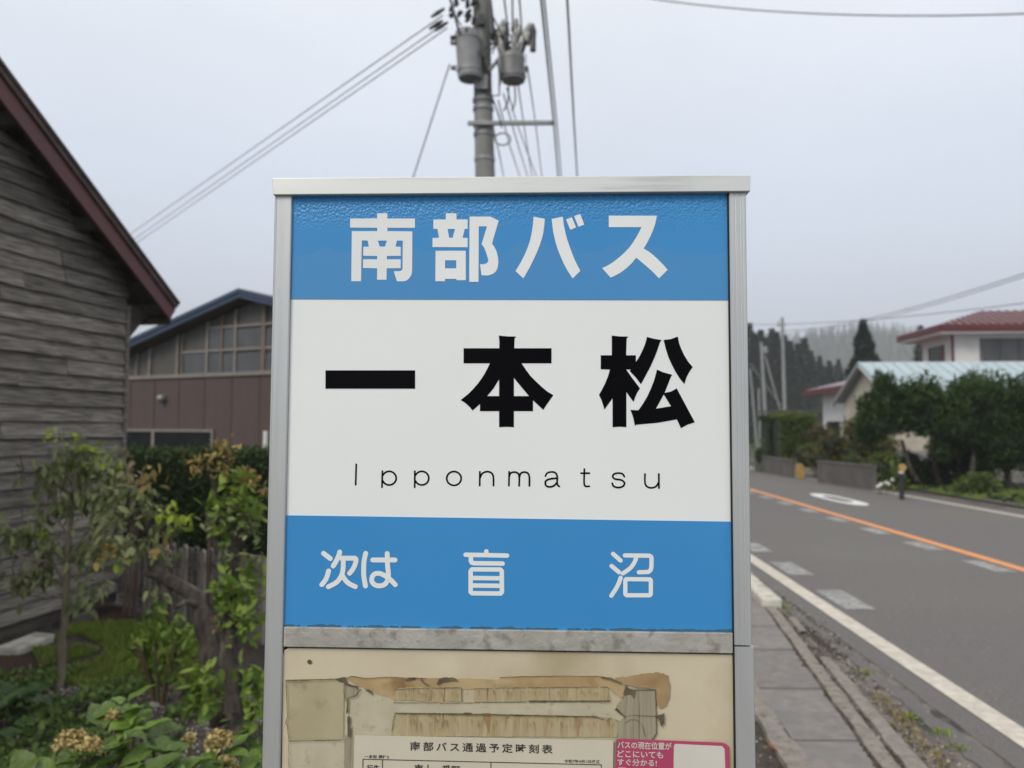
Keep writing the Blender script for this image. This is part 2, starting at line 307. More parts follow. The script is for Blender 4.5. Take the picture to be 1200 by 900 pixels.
# ------------------------------------------------------------------ the bus stop sign
SD = .88; SPSI = -.032; SROOT = Vector((-.0054, SD, 0)); ZF = -.006
sa = Vector((math.cos(SPSI), math.sin(SPSI), 0)); sn = Vector((-math.sin(SPSI), math.cos(SPSI), 0))
def SP(px, py, y=0):
    """where the sight line of a traced pixel meets the sign's front face, in the sign's own coordinates (x, z)"""
    d = ray(px, py); C0 = Vector((0, 0, CAMH)); P0 = SROOT + sn * y
    t = (P0 - C0).dot(sn) / d.dot(sn); P = C0 + d * t
    return ((P - SROOT).dot(sa), P.z)
sign = thing('bus_stop_sign', 'tall aluminium framed bus stop sign with blue bands and black characters, standing beside the pavement', 'bus stop sign', SROOT, SPSI)
WL[sign.name] = Vector()
def post(name, x0, x1, z0, z1, yf, yb, grooves, m):
    pts = [(x0, yb), (x0, yf + .001), (x0 + .001, yf)]
    for g in grooves:
        gx = x0 + (x1 - x0) * g; pts += [(gx - .0007, yf), (gx, yf + .0004), (gx + .0007, yf)]
    pts += [(x1 - .001, yf), (x1, yf + .001), (x1, yb)]
    return make(name, MB().prism(pts, lambda p, t: (p[0], p[1], t), z0, z1), m, sign)
pl, pr, pt, pb = -.2528, .2528, 1.7742, 1.2728
post('frame_post', pl - .0203, pl - .0002, .10, 1.7735, -.0045, .035, (.12,), M['alu'])
post('frame_post', pr + .0012, pr + .0203, 1.2610, 1.7735, -.0045, .035, (.34, .62, .78), M['alu'])
post('frame_post', pr + .0014, pr + .0225, .10, 1.2592, -.005, .035, (.1,), M['alu'])
make('dark_seam', MB().box(pr - .0004, pr + .0018, -.003, .03, .10, 1.773), M['black_gap'], sign)
q = [SP(318.5, 208.5, -.009), SP(879.5, 205, -.009), SP(879.5, 224, -.009), SP(320, 228.2, -.009)]
make('top_rail', MB().prism(q, lambda p, t: (p[0], t, p[1]), -.009, .044), M['alu_h'], sign, bevel=.0008)
make('rail_shadow_gap', MB().box(pl, pr, -.0015, .03, 1.7725, 1.778), M['black_gap'], sign)
panel = make('sign_panel', MB().box(pl, pr, 0, .02, pb, 1.7738), M['enamel'], sign)
def quadband(name, px4, m):
    q = [SP(*p) for p in px4]
    return make(name, MB().prism(q, lambda p, t: (p[0], t, p[1]), -.0006, .001), m, panel)
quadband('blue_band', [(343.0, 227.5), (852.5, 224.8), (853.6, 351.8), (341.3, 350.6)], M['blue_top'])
quadband('blue_band', [(335.3, 603.8), (857.0, 611.2), (858.6, 741.5), (332.6, 734.8)], M['blue_low'])
q = [SP(332.4, 735.2, -.0045), SP(858.6, 742.2, -.0045), SP(858.8, 765.8, -.0045), SP(332.0, 758.0, -.0045)]
make('middle_rail', MB().prism(q, lambda p, t: (p[0], t, p[1]), -.0045, .02), M['alu_dirty'], sign, bevel=.0006)

def glyph(name, loops, m, y=None, parent=None):
    if y is None: y = -.00025 if m.name.startswith('black') else -.00085
    c = bpy.data.curves.new('g', 'CURVE'); c.dimensions = '2D'; c.fill_mode = 'BOTH'; c.extrude = .0001
    for lp in loops:
        pts = [SP(*p) for p in lp]
        s = c.splines.new('POLY'); s.points.add(len(pts) - 1); s.use_cyclic_u = True
        for i, p in enumerate(pts): s.points[i].co = (p[0], p[1], 0, 1)
    o = bpy.data.objects.new('g', c); COL.objects.link(o)
    me = bpy.data.meshes.new_from_object(o.evaluated_get(bpy.context.evaluated_depsgraph_get()))
    for v in me.vertices: v.co = (v.co.x, y - v.co.z, v.co.y)
    bpy.data.objects.remove(o); me.name = name; me.materials.clear(); me.materials.append(m)
    g = bpy.data.objects.new(name, me); COL.objects.link(g); g.parent = parent or panel; return g
def tr(ox, oy, sc, pts):
    return [(ox + a / sc, oy + b / sc) for a, b in pts]
NAN = [[(380,92),(487,92),(487,147),(778,147),(778,245),(487,245),(487,280),(750,283),(748,690),(744,725),(732,757),(710,785),(685,803),(650,810),(588,808),(555,703),(610,702),(634,697),(647,680),(650,380),(588,380),(573,443),(628,445),(628,540),(482,542),(482,577),(628,577),(627,670),(480,672),(478,792),(378,792),(380,672),(230,668),(232,577),(380,577),(380,542),(232,540),(234,445),(293,443),(280,380),(218,378),(210,808),(107,808),(113,280),(380,280),(380,245),(95,243),(95,147),(380,147)],
       [(387,380),(482,380),(462,443),(407,443)]]
BU = [[(203,92),(315,92),(315,157),(433,157),(433,257),(402,257),(380,350),(433,352),(433,450),(63,448),(63,352),(132,350),(115,257),(72,257),(72,157),(203,157)],
      [(222,257),(300,257),(275,350),(238,350)],
      [(95,487),(413,487),(413,797),(320,797),(310,783),(195,783),(193,808),(93,808)], [(195,587),(313,587),(313,672),(195,672)],
      [(453,127),(675,127),(760,170),(690,410),(718,452),(738,495),(752,550),(757,610),(748,670),(728,708),(700,730),(650,748),(580,745),(563,630),(610,628),(640,615),(651,590),(645,560),(625,495),(605,450),(580,415),(637,230),(550,230),(547,815),(450,815)]]
BA = [[(228,127),(345,150),(341,210),(328,310),(314,365),(290,435),(262,505),(230,575),(180,675),(120,778),(38,700),(92,610),(135,527),(168,445),(190,380),(207,305),(219,225)],
      [(418,152),(535,127),(546,215),(566,310),(582,370),(603,430),(628,500),(660,580),(720,700),(640,778),(588,700),(545,620),(510,540),(482,470),(460,400),(435,290)],
      [(570,157),(630,133),(675,240),(615,267)], [(655,120),(720,100),(762,212),(700,235)]]
SU = [[(120,117),(627,117),(618,165),(605,217),(585,275),(552,348),(520,410),(487,463),(530,488),(580,525),(630,570),(685,625),(740,687),(650,778),(580,705),(500,635),(410,560),(365,615),(310,668),(250,713),(195,745),(140,770),(50,670),(110,642),(165,608),(225,560),(280,512),(335,455),(375,400),(415,335),(445,280),(465,238),(120,238)]]
for nm, gl, ox in (('a', NAN, 400), ('b', BU, 500), ('c', BA, 600), ('d', SU, 700)):
    glyph('character', [tr(ox, 240, 9, l) for l in gl], M['white_print'])
HON = [[(378,57),(450,64),(518,65),(505,82),(503,160),(805,160),(805,282),(562,282),(598,335),(635,385),(680,430),(725,472),(770,510),(820,540),(785,590),(760,625),(738,660),(655,582),(655,670),(500,670),(500,800),(440,797),(380,800),(380,670),(225,670),(225,612),(165,665),(140,635),(105,603),(68,580),(130,530),(170,490),(205,450),(235,410),(262,368),(285,325),(305,282),(92,282),(92,160),(382,160),(382,100)],
       [(380,412),(380,548),(283,548),(335,485)], [(500,400),(540,450),(622,548),(500,548)]]
MATSU = [[(152,57),(215,64),(286,65),(272,82),(268,217),(347,217),(347,272),(372,235),(395,190),(415,145),(428,105),(437,68),(495,83),(555,93),(543,110),(520,180),(498,235),(470,300),(430,375),(388,452),(345,395),(297,345),(305,332),(268,332),(320,405),(380,485),(358,520),(342,555),(328,595),(298,555),(270,515),(270,800),(215,796),(158,800),(158,565),(125,610),(92,657),(85,630),(68,580),(48,538),(75,490),(100,440),(122,385),(137,332),(62,330),(62,217),(152,217)],
         [(572,93),(632,85),(687,65),(698,120),(715,165),(738,215),(772,270),(808,312),(785,345),(760,390),(740,450),(705,408),(665,345),(635,285),(610,230),(590,165)],
         [(518,333),(570,355),(642,375),(632,390),(620,420),(580,522),(635,510),(678,485),(825,760),(765,780),(712,808),(680,737),(520,765),(350,780),(340,790),(325,720),(303,660),(368,663),(405,610),(440,550),(470,485),(495,420),(508,375)],
         [(573,535),(632,630),(510,650)]]
glyph('character', [tr(310, 370, 4, [(286, 256), (706, 256), (706, 342), (286, 342)])], M['black_print'])
glyph('character', [tr(530, 385, 900 / 130, l) for l in HON], M['black_print'])
glyph('character', [tr(695, 385, 900 / 130, l) for l in MATSU], M['black_print'])

def smooth_poly(p, k=5):
    if len(p) < 3: return p
    r = []; P = [p[0]] + list(p) + [p[-1]]
    for i in range(1, len(P) - 2):
        a, b, c, d = P[i - 1], P[i], P[i + 1], P[i + 2]
        for j in range(k):
            t = j / k; f = lambda q: .5 * ((2 * b[q]) + (-a[q] + c[q]) * t + (2 * a[q] - 5 * b[q] + 4 * c[q] - d[q]) * t * t + (-a[q] + 3 * b[q] - 3 * c[q] + d[q]) * t ** 3)
            r.append((f(0), f(1)))
    return r + [p[-1]]
def strokes(name, polys, wpx, m, parent=None, y0=None):
    mb = MB(); y = y0 if y0 is not None else (-.00012 if m.name.startswith('black') else -.00068)
    for pl_, sm in polys:
        P = smooth_poly(pl_) if sm else pl_
        for i, p in enumerate(P):
            y -= 3e-6; c = [SP(p[0] + wpx / 2 * math.cos(a), p[1] + wpx / 2 * math.sin(a)) for a in [2 * math.pi * k / 14 for k in range(14)]]
            mb.add([(q[0], y, q[1]) for q in c], [tuple(range(14))])
            if i + 1 < len(P):
                y -= 3e-6; q = P[i + 1]; dx, dy = q[0] - p[0], q[1] - p[1]; l = math.hypot(dx, dy) or 1; nx, ny = -dy / l * wpx / 2, dx / l * wpx / 2
                c = [SP(p[0] + nx, p[1] + ny), SP(q[0] + nx, q[1] + ny), SP(q[0] - nx, q[1] - ny), SP(p[0] - nx, p[1] - ny)]
                mb.add([(a[0], y, a[1]) for a in c], [(0, 1, 2, 3)])
    return make(name, mb, m, parent or panel)
k = 1200 / 110; T = lambda pts: tr(365, 635, k, pts)
strokes('character', [(T([(157,145),(243,212)]), 0), (T([(363,128),(350,175),(318,245),(280,307)]), 1), (T([(222,370),(200,445),(172,500),(135,545)]), 1),
                      (T([(385,207),(540,207),(565,212),(572,232),(560,290),(530,350),(490,400)]), 1), (T([(410,240),(408,330),(390,420),(330,510),(220,572)]), 1), (T([(408,440),(440,490),(490,535),(565,570)]), 1)], 5.7, M['white_print'])
strokes('character', [(T([(695,145),(675,240),(670,340),(672,440),(692,562)]), 1), (T([(785,230),(1070,230)]), 0),
                      (T([(970,147),(975,300),(985,400),(978,480),(940,540),(870,561),(810,545),(775,500),(782,440),(820,405),(880,403),(950,435),(1010,480),(1075,545)]), 1)], 5.7, M['white_print'])
T = lambda pts: tr(535, 635, 900 / 70, pts)
strokes('character', [(T([(450,142),(448,190)]), 0), (T([(137,192),(762,205)]), 0), (T([(217,230),(218,288),(232,312),(260,320),(695,325)]), 0),
                      (T([(235,412),(660,415),(682,440),(684,755),(665,776),(235,772),(213,750),(214,435),(235,412)]), 0), (T([(225,542),(675,547)]), 0), (T([(225,655),(675,660)]), 0)], 5.2, M['white_print'])
T = lambda pts: tr(705, 640, 900 / 70, pts)
strokes('character', [(T([(172,115),(285,215)]), 0), (T([(150,297),(262,392)]), 0), (T([(285,475),(262,545),(215,640),(145,745)]), 1),
                      (T([(350,138),(715,142),(742,155),(752,185),(748,320),(735,362),(700,388),(560,392)]), 0), (T([(520,170),(495,240),(430,330),(320,408)]), 1),
                      (T([(368,495),(725,498),(740,515),(740,720),(725,738),(375,738),(356,718),(356,510),(368,495)]), 0)], 5.0, M['white_print'])
def ell(cx_, cy_, rx, ry, a0=0, a1=360, n=22):
    return [(cx_ + rx * math.cos(math.radians(a0 + (a1 - a0) * i / n)), cy_ + ry * math.sin(math.radians(a0 + (a1 - a0) * i / n))) for i in range(n + 1)]
T = lambda pts: tr(400, 530, 6, pts); T2 = lambda pts: tr(590, 530, 6, pts)
LT = [[(T([(105,85),(101,228)]), 0)],
      [(T([(289,133),(286,246)]), 0), (T(ell(337,182,49,48,-155,155)), 0)],
      [(T([(517,133),(516,246)]), 0), (T(ell(566,182,49,48,-155,155)), 0)],
      [(T(ell(792,184,51,49)), 0)],
      [(T([(974,137),(973,234)]), 0), (T([(975,182),(990,150),(1025,136),(1056,146),(1069,175),(1070,234)]), 1)],
      [(T2([(40,137),(38,235)]), 0), (T2([(40,172),(50,148),(75,139),(102,148),(111,175),(110,235)]), 1), (T2([(111,175),(122,148),(148,139),(172,148),(182,175),(182,235)]), 1)],
      [(T2([(295,167),(308,146),(338,138),(366,145),(378,172),(378,222),(392,240)]), 1), (T2([(377,182),(325,188),(297,203),(297,230),(320,243),(352,236),(377,212)]), 1)],
      [(T2([(569,118),(567,212),(576,238),(603,239)]), 1), (T2([(545,147),(603,147)]), 0)],
      [(T2([(850,172),(838,153),(808,146),(778,153),(768,172),(785,188),(828,195),(850,213),(842,237),(808,248),(774,238),(765,218)]), 1)],
      [(T2([(995,153),(995,212),(1008,240),(1038,250),(1072,240),(1092,210)]), 1), (T2([(1092,153),(1093,251)]), 0)]]
for s_ in LT: strokes('letter', s_, 2.15, M['black_print'])

# lower notice board with torn paper, old tape, timetable and sticker
q = [SP(*p) for p in [(332, 962), (332, 768), (333.5, 762), (338, 759.4), (858.6, 767)]]; q += [SP(858.6, 960)]
q[0] = (q[0][0], .80); q[-1] = (q[-1][0], .80)
board = make('notice_board', MB().prism(q, lambda p, t: (p[0], t, p[1]), -.0005, .015), M['board'], sign)
make('back_plate', MB().box(pl, pr, .0205, .0225, .80, 1.77), M['alu_h'], sign)
make('board_backing', MB().box(pl, pr - .001, .0152, .0203, .80, 1.262), M['black_gap'], sign)
make('bottom_rail', MB().box(pl, pr, -.008, .025, .775, .7995), M['alu_dirty'], sign)
make('foot_block', MB().box(-.36, .36, -.14, .20, -.02, .11), M['concrete'], sign, bevel=.012)
yy = [-.0006]
def patch(name, pts, m, rag=.35, parent=None, th=.00025):
    P = []
    for i in range(len(pts)):
        a, b = pts[i], pts[(i + 1) % len(pts)]; l = math.hypot(b[0] - a[0], b[1] - a[1]); n = max(1, int(l / 3)) if rag else 1
        for j in range(n):
            t = j / n; P.append((a[0] + (b[0] - a[0]) * t + (random.uniform(-rag, rag) if j else 0), a[1] + (b[1] - a[1]) * t + (random.uniform(-rag, rag) if j else 0)))
    q = [SP(*p) for p in P]; y = yy[0]; yy[0] -= .00012
    c = bpy.data.curves.new('g', 'CURVE'); c.dimensions = '2D'; c.fill_mode = 'BOTH'; c.extrude = th / 2
    s = c.splines.new('POLY'); s.points.add(len(q) - 1); s.use_cyclic_u = True
    for i, p in enumerate(q): s.points[i].co = (p[0], p[1], 0, 1)
    o = bpy.data.objects.new('g', c); COL.objects.link(o); me = bpy.data.meshes.new_from_object(o.evaluated_get(bpy.context.evaluated_depsgraph_get()))
    for v in me.vertices: v.co = (v.co.x, y - v.co.z, v.co.y)
    bpy.data.objects.remove(o); me.materials.clear(); me.materials.append(m); me.name = name
    g = bpy.data.objects.new(name, me); COL.objects.link(g); g.parent = parent or board; return g
patch('paper_remnant', [(339,867.5),(404,866),(402,975),(339,975)], M['palepaper'])
patch('paper_remnant', [(407,817),(424,806),(432,802),(445,806),(520,826),(722,828),(726,860),(724,975),(404,975),(404,862),(411,850),(408,835)], M['palepaper'])
patch('tape_remnant', [(404,866),(414,850),(414,975),(403,975)], M['greytape'])
patch('paper_remnant', [(336,796),(360,795.6),(392,794.6),(404,799),(403.5,866),(340,867.3),(337.5,850),(335.5,846),(338,838)], M['oldpaper'], label='tan') if False else patch('paper_remnant', [(336,796),(360,795.6),(392,794.6),(404,799),(403.5,866),(340,867.3),(337.5,850),(335.5,846),(338,838)], M['oldpaper'])
patch('paper_remnant', [(404,802),(412,803),(420,804),(420,810),(417,814),(408,817),(404.5,822)], M['greytape'], .3)
patch('tape_remnant', [(405,794),(412,791.5),(430,794),(455,792.5),(478,794),(560,795),(600,797),(602,806),(522,808),(520,823),(463,820),(456,816),(443,813.5),(437,809),(428,806),(419,803),(411,798)], M['tape'])
patch('tape_remnant', [(464,807),(478,805),(541,805),(542,821.5),(463,820)], M['streaktape'], .2)
patch('tape_remnant', [(586,793),(612,791.8),(700,791.5),(716,794),(730,803),(737,809),(728,818),(714,806),(560,808),(556,805),(583,800)], M['tape'])
patch('tape_remnant', [(556,806),(600,805),(712,804),(716,820),(700,821),(556,822)], M['streaktape'], .2)
patch('tape_remnant', [(462,822.5),(556,823),(620,822),(700,822.5),(712,826),(722,832),(731,838),(732,846),(714,841),(700,839),(462,834.5)], M['palepaper'])
patch('tape_remnant', [(464,834.5),(560,835.5),(690,838.5),(705,841.5),(716,840),(725,846),(723,863),(459,862)], M['streaktape'], .3)
patch('paper_remnant', [(724,862),(723,848),(732,838),(722,827),(735,812),(738,806),(768,807),(768.5,835),(769,860),(764,867),(726,866)], M['greytape'])
patch('stain', [(720,794),(745,790.5),(771,787),(783,791),(785,806),(784,818),(781,826),(774,830),(769,823),(767.5,807),(748,805),(733,802)], M['browntape'], .8)
patch('stain', [(565,834.6),(575,834.8),(573.5,860)], M['browntape'], .3)
patch('stain', [(674,838),(683,838.5),(676,861)], M['browntape'], .3)
patch('paper_remnant', [(733,802),(737,806),(745,808),(743,818),(739,813),(730,813)], M['mould'], .5)
for pts in ([(392,794.6),(405,792.5),(408,800),(401,798.5)], [(474,796),(480,793.6),(488,793),(487,795.5),(476,797)], [(512,800),(515,794.5),(520,793),(533,793.4),(538,798),(531,796.5),(520,798),(514,802)],
            [(494,793),(497,798),(505,803),(498,801),(493,796)], [(404,799),(420,803),(420,809),(418.5,805),(404,801)], [(408,817),(417,814),(423,806),(424,807),(418,815),(409,818),(409,833),(406.5,836),(407,822)],
            [(408,838),(411,838),(411,862),(408,862)], [(620,819.6),(715,820),(715,821.4),(620,821)], [(703,791.5),(716,793),(727,799),(733,803),(726,800),(714,795),(704,793)], [(336,796),(392,794.2),(392,795.3),(337,797)],
            [(543,833.8),(553,833.9),(553,836),(548,835.4)], [(768,838),(778,834),(778,846),(774,850),(772,842)], [(465,834),(700,837.8),(700,838.8),(465,834.9)], [(429,808),(433,806.5),(438,812),(433,810)], [(722,828),(733,839),(731,839),(720,830)]):
    patch('grime', pts, M['mould'], .35)
strokes('screw_hole', [([(363, 775), (363.4, 775.4)], 0)], 5, M['mould'], board, -.0016)
# dark dirty rims where paper and tape lift from the board
for pts, w_ in (([(336,796),(337,820),(338,838),(335.5,846),(337.5,850),(340,867.3),(370,866.6),(403.5,866)], .9), ([(404,799),(404,822),(403,866)], .6), ([(405,794),(412,791.5),(430,794),(455,792.5),(500,794)], .7),
                ([(464,834.3),(540,835.3),(620,836.8),(690,838.3),(705,841.3),(712,843),(716,840)], .8), ([(462,822.3),(520,822.8),(590,822.2),(640,821.6)], .7), ([(464,807),(500,805.3),(541,805)], .8), ([(556,806),(600,805),(650,804.4),(712,804)], .8),
                ([(586,793),(612,791.8),(660,791.3),(703,791.6)], .7), ([(767.5,808),(768.5,835),(769,858),(764,866)], 1.1), ([(745,807.5),(767,807)], 1.2), ([(731,838),(745,837),(757,838),(768,838)], .6), ([(732,846),(738,842),(746,842),(752,848),(756,862)], .7),
                ([(464,834.5),(461,846),(459.5,858)], .8), ([(541,805),(541.6,821)], .6), ([(473,796),(473,807)], .7), ([(428,806),(437,809.5),(437,813)], .9), ([(339.5,868),(339.5,900)], .5), ([(416,880),(470,881)], .35)):
    P_ = []
    for a, b in zip(pts[:-1], pts[1:]):
        n_ = max(1, int(math.hypot(b[0] - a[0], b[1] - a[1]) / 2.2))
        for j in range(n_): P_.append((a[0] + (b[0] - a[0]) * j / n_ + random.uniform(-.3, .3), a[1] + (b[1] - a[1]) * j / n_ + random.uniform(-.3, .3)))
    P_.append(pts[-1]); k_ = 0
    while k_ < len(P_) - 2:
        m_ = random.randint(4, 12); strokes('grime', [(P_[k_:k_ + m_ + 1], 0)], w_ * random.uniform(.6, 1.1), M['mould'], board, -.0031 - .00003 * random.random()); k_ += m_ + (random.random() < .25)
# scattered dried drips on the lower tape strip
mbd = MB()
for i in range(150):
    px = random.uniform(462, 722); top = random.uniform(836, 846) + (px - 460) * .01; ln = random.choice([4, 7, 12, 18]) * random.uniform(.5, 1); w_ = random.uniform(.15, .5)
    if random.random() < .35: px = random.uniform(466, 715); top = random.uniform(806, 811); ln = random.uniform(4, 11)
    ln = min(ln, 861 - top); dx = random.uniform(-1.5, 1.5)
    c = [SP(px - w_, top), SP(px + w_, top), SP(px + dx + .1, top + ln), SP(px + dx - .1, top + ln)]
    mbd.add([(a[0], -.00335 - i * 2e-6, a[1]) for a in c], [(0, 1, 2, 3)])
o = make('drip_marks', mbd, M['browntape'], board); o['kind'] = 'stuff'
yy[0] = -.0035
sheet = patch('timetable_sheet', [(416.5, 860), (718.5, 866), (716.5, 985), (412.5, 985)], M['sheet'], 0)
yy[0] = -.0038
sticker = patch('sticker', [(721, 868), (722, 865), (725, 864), (845, 868.6), (850, 870), (853.5, 873.5), (857, 985), (719, 985)], M['pink'], 0)
patch('white_square', [(789, 872.5), (790.5, 870), (845, 872.6), (848, 876), (850.5, 940), (788, 938)], M['stickerwhite'], 0, sticker)
def text(body, c4, m, parent, y, bold=.02, space=1.0, name='lettering'):
    """c4 = TL, TR, BR, BL pixel corners of the printed line"""
    c = bpy.data.curves.new('t', 'FONT'); c.body = body; c.offset = bold; c.space_character = space; c.resolution_u = 3
    o = bpy.data.objects.new('t', c); COL.objects.link(o); me = bpy.data.meshes.new_from_object(o.evaluated_get(bpy.context.evaluated_depsgraph_get()))
    xs = [v.co.x for v in me.vertices]; ys = [v.co.y for v in me.vertices]; x0, x1, y0, y1 = min(xs), max(xs), min(ys), max(ys)
    q = [SP(*p) for p in c4]
    for v in me.vertices:
        u = (v.co.x - x0) / (x1 - x0); t = (v.co.y - y0) / (y1 - y0); r = []
        for i in (0, 1): r.append((q[3][i] * (1 - u) + q[2][i] * u) * (1 - t) + (q[0][i] * (1 - u) + q[1][i] * u) * t)
        v.co = (r[0], y, r[1])
    bpy.data.objects.remove(o); me.materials.clear(); me.materials.append(m); me.name = name
    g = bpy.data.objects.new(name, me); COL.objects.link(g); g.parent = parent; return g
def tx(body, x0, y0, x1, y1, m, parent, y, sl=.022, **k):
    d = (x1 - x0) * sl; return text(body, [(x0, y0), (x1, y0 + d), (x1, y1 + d), (x0, y1)], m, parent, y, **k)
ys_ = -.00405
tx('南部バス通過予定時刻表', 481.3, 867.2, 647.5, 878, M['print'], sheet, ys_, bold=.017, space=1.42)
tx('一本松 標柱2', 428, 882.6, 456.5, 886.6, M['print'], sheet, ys_, bold=.015)
tx('令和7年4月1日改正', 661, 888, 702.5, 892, M['print'], sheet, ys_, bold=.015)
tx('行先', 430.6, 894.2, 445.5, 903, M['print'], sheet, ys_, bold=.02)
tx('東十一番町', 486, 893.8, 539.5, 905, M['print'], sheet, ys_, bold=.02)
strokes('table_rule', [([(426.3, 887.8), (704.3, 894.4)], 0), ([(426.3, 887.8), (424.8, 980)], 0), ([(449, 888.3), (448, 980)], 0), ([(575.5, 891.3), (575.5, 980)], 0), ([(704.3, 894.4), (704.9, 980)], 0), ([(426, 908.5), (704.5, 915)], 0)], .95, M['print'], sheet, ys_)
tx('バスの現在位置が', 723.2, 866.6, 786.2, 875.2, M['stickerwhite'], sticker, -.0044, .03, bold=.017)
tx('どこにいても', 723, 877.2, 776.5, 885.2, M['stickerwhite'], sticker, -.0044, .03, bold=.017)
tx('すぐ分かる!', 723, 887, 769, 895, M['stickerwhite'], sticker, -.0044, .03, bold=.017)
tx('南部バス', 735, 897.6, 776, 907, M['print'], sticker, -.0044, .03, bold=.03)
strokes('icon', [([(724.5, 898), (732.5, 898.2), (732.5, 906), (724.5, 906), (724.5, 898)], 0), ([(726.5, 902), (730.5, 902)], 0)], 1.2, M['stickerwhite'], sticker, -.0044)
# ------------------------------------------------------------------ ground, road, pavement
def X(w_, Y): return w_ + .066 * Y                        # w = metres right of the road's reference line, Y = metres ahead
def sheet_(name, w0, w1, Y0, Y1, lift, m, parent=None, n=1, world=True, x0=None, x1=None, **pr_):
    mb = MB(); fa = x0 or (lambda Y: X(w0, Y)); fb = x1 or (lambda Y: X(w1, Y))
    vs = []; fs = []
    for i in range(n + 1):
        Y = Y0 + (Y1 - Y0) * i / n; vs += [(fa(Y), Y, zg(Y) + lift), (fb(Y), Y, zg(Y) + lift)]
        if i: fs.append((2 * i - 2, 2 * i - 1, 2 * i + 1, 2 * i))
    return make(name, mb.add(vs, fs), m, parent, **pr_)
g = make('ground', MB().add([(-1100, -70, zg(-70)), (1100, -70, zg(-70)), (1100, 1450, zg(1450)), (-1100, 1450, zg(1450))], [(0, 1, 2, 3)]), M['ground'], kind='structure')
road = sheet_('road', 2.05, 9.25, -40, 260, .012, M['asphalt'], kind='structure')
vg = sheet_('gutter_strip', 0, 0, 1.0, 14, .006, M['asphalt_old'], kind='structure', x0=lambda Y: 1.9 + .0 * Y if Y < 3 else .95 + .12 * Y, x1=lambda Y: X(2.06, Y)) if False else None
asph = sheet_('road_shoulder', 1.25, 2.06, -6, 60, .008, M['asphalt_old'], kind='structure')
soil = sheet_('yard_soil', 0, 0, -2, 13, .004, M['soil'], n=6, kind='structure', x0=lambda Y: -9, x1=lambda Y: 1.2 + .09 * Y)
ed = sheet_('edge_line', 2.20, 2.35, -30, 240, .016, M['white_paint'], road); WL[road.name] = Vector()
sheet_('centre_line', 5.06, 5.21, -30, 240, .016, M['orange_paint'], road)
sheet_('edge_line', 8.42, 8.57, -30, 240, .016, M['white_paint'], road)
sheet_('far_kerb_strip', 8.95, 9.40, -30, 200, .020, M['asphalt_old'], road)
for i in range(16):
    y0 = 6.66 + 1.6 * i
    mb = MB().add([(X(2.42, y0) , y0, zg(y0) + .0162), (X(2.68, y0), y0, zg(y0) + .0162), (X(2.68, y0 + .82), y0 + .82, zg(y0 + .82) + .0162), (X(2.42, y0 + .82), y0 + .82, zg(y0 + .82) + .0162)], [(0, 1, 2, 3)])
    make('speed_dash', mb, M['dash_paint'], road)
    y0 = 6.90 + 1.6 * i
    mb = MB().add([(X(4.74, y0), y0, zg(y0) + .0162), (X(4.98, y0), y0, zg(y0) + .0162), (X(4.98, y0 + .75), y0 + .75, zg(y0 + .75) + .0162), (X(4.74, y0 + .75), y0 + .75, zg(y0 + .75) + .0162)], [(0, 1, 2, 3)])
    make('speed_dash', mb, M['dash_paint'], road)
# the elongated zero of a painted speed limit in the far lane, and the digit beside it hidden farther off
def ringmark(wc, Yc, rw, ry, tw, ty):
    vs = []; n = 40
    for k in range(n):
        a = 2 * math.pi * k / n; ca, sa_ = math.cos(a), math.sin(a)
        p = 2.6
        f = (abs(ca) ** p + abs(sa_) ** p) ** (-1 / p)
        for (a_, b_) in ((rw, ry), (rw - tw, ry - ty)):
            Y = Yc + b_ * sa_ * f; vs.append((X(wc + a_ * ca * f, Y), Y, zg(Y) + .0165))
    fs = [(2 * k, 2 * ((k + 1) % n), 2 * ((k + 1) % n) + 1, 2 * k + 1) for k in range(n)]
    return make('speed_numeral', MB().add(vs, fs), M['numeral'], road)
M['numeral'] = mat('fresh_white', (.74, .74, .72), (.66, .66, .64), scale=9, rough=.6)
ringmark(6.41, 18.05, .29, 1.62, .135, .76)

# gutter cover slabs, one by one, with pale mortar strips either side
pave = make('pavement', MB().add([(.55, -2, .005), (1.6, -2, .005), (2.35, 9.5, zg(9.5) + .005), (1.5, 9.5, zg(9.5) + .005)], [(0, 1, 2, 3)]), M['asphalt_old'], kind='structure')
def sl(Y): return .985 + .100 * Y
def sr(Y): return 1.035 + .170 * Y
ys2 = [9.2, 8.7, 8.2, 7.7, 7.25, 6.8, 6.4, 6.02, 5.72, 5.38, 4.95, 4.57, 4.19, 3.81, 3.44, 3.06, 2.68, 2.30, 1.92, 1.54, 1.16, .78, .40, .02]
for a, b in zip(ys2[:-1], ys2[1:]):
    g_ = .009; dz = random.uniform(-.004, .004); y0, y1 = b + g_, a - g_
    mb = MB(); z1 = .028 + dz; t2 = random.uniform(-.003, .003)
    mb.add([(sl(y0), y0, zg(y0) - .05), (sr(y0), y0, zg(y0) - .05), (sr(y1), y1, zg(y1) - .05), (sl(y1), y1, zg(y1) - .05),
            (sl(y0), y0, zg(y0) + z1), (sr(y0), y0, zg(y0) + z1 + t2), (sr(y1), y1, zg(y1) + z1 + t2), (sl(y1), y1, zg(y1) + z1)],
           [(0, 3, 2, 1), (4, 5, 6, 7), (0, 1, 5, 4), (1, 2, 6, 5), (2, 3, 7, 6), (3, 0, 4, 7)])
    make('slab', mb, M['slab'], pave, bevel=.006)
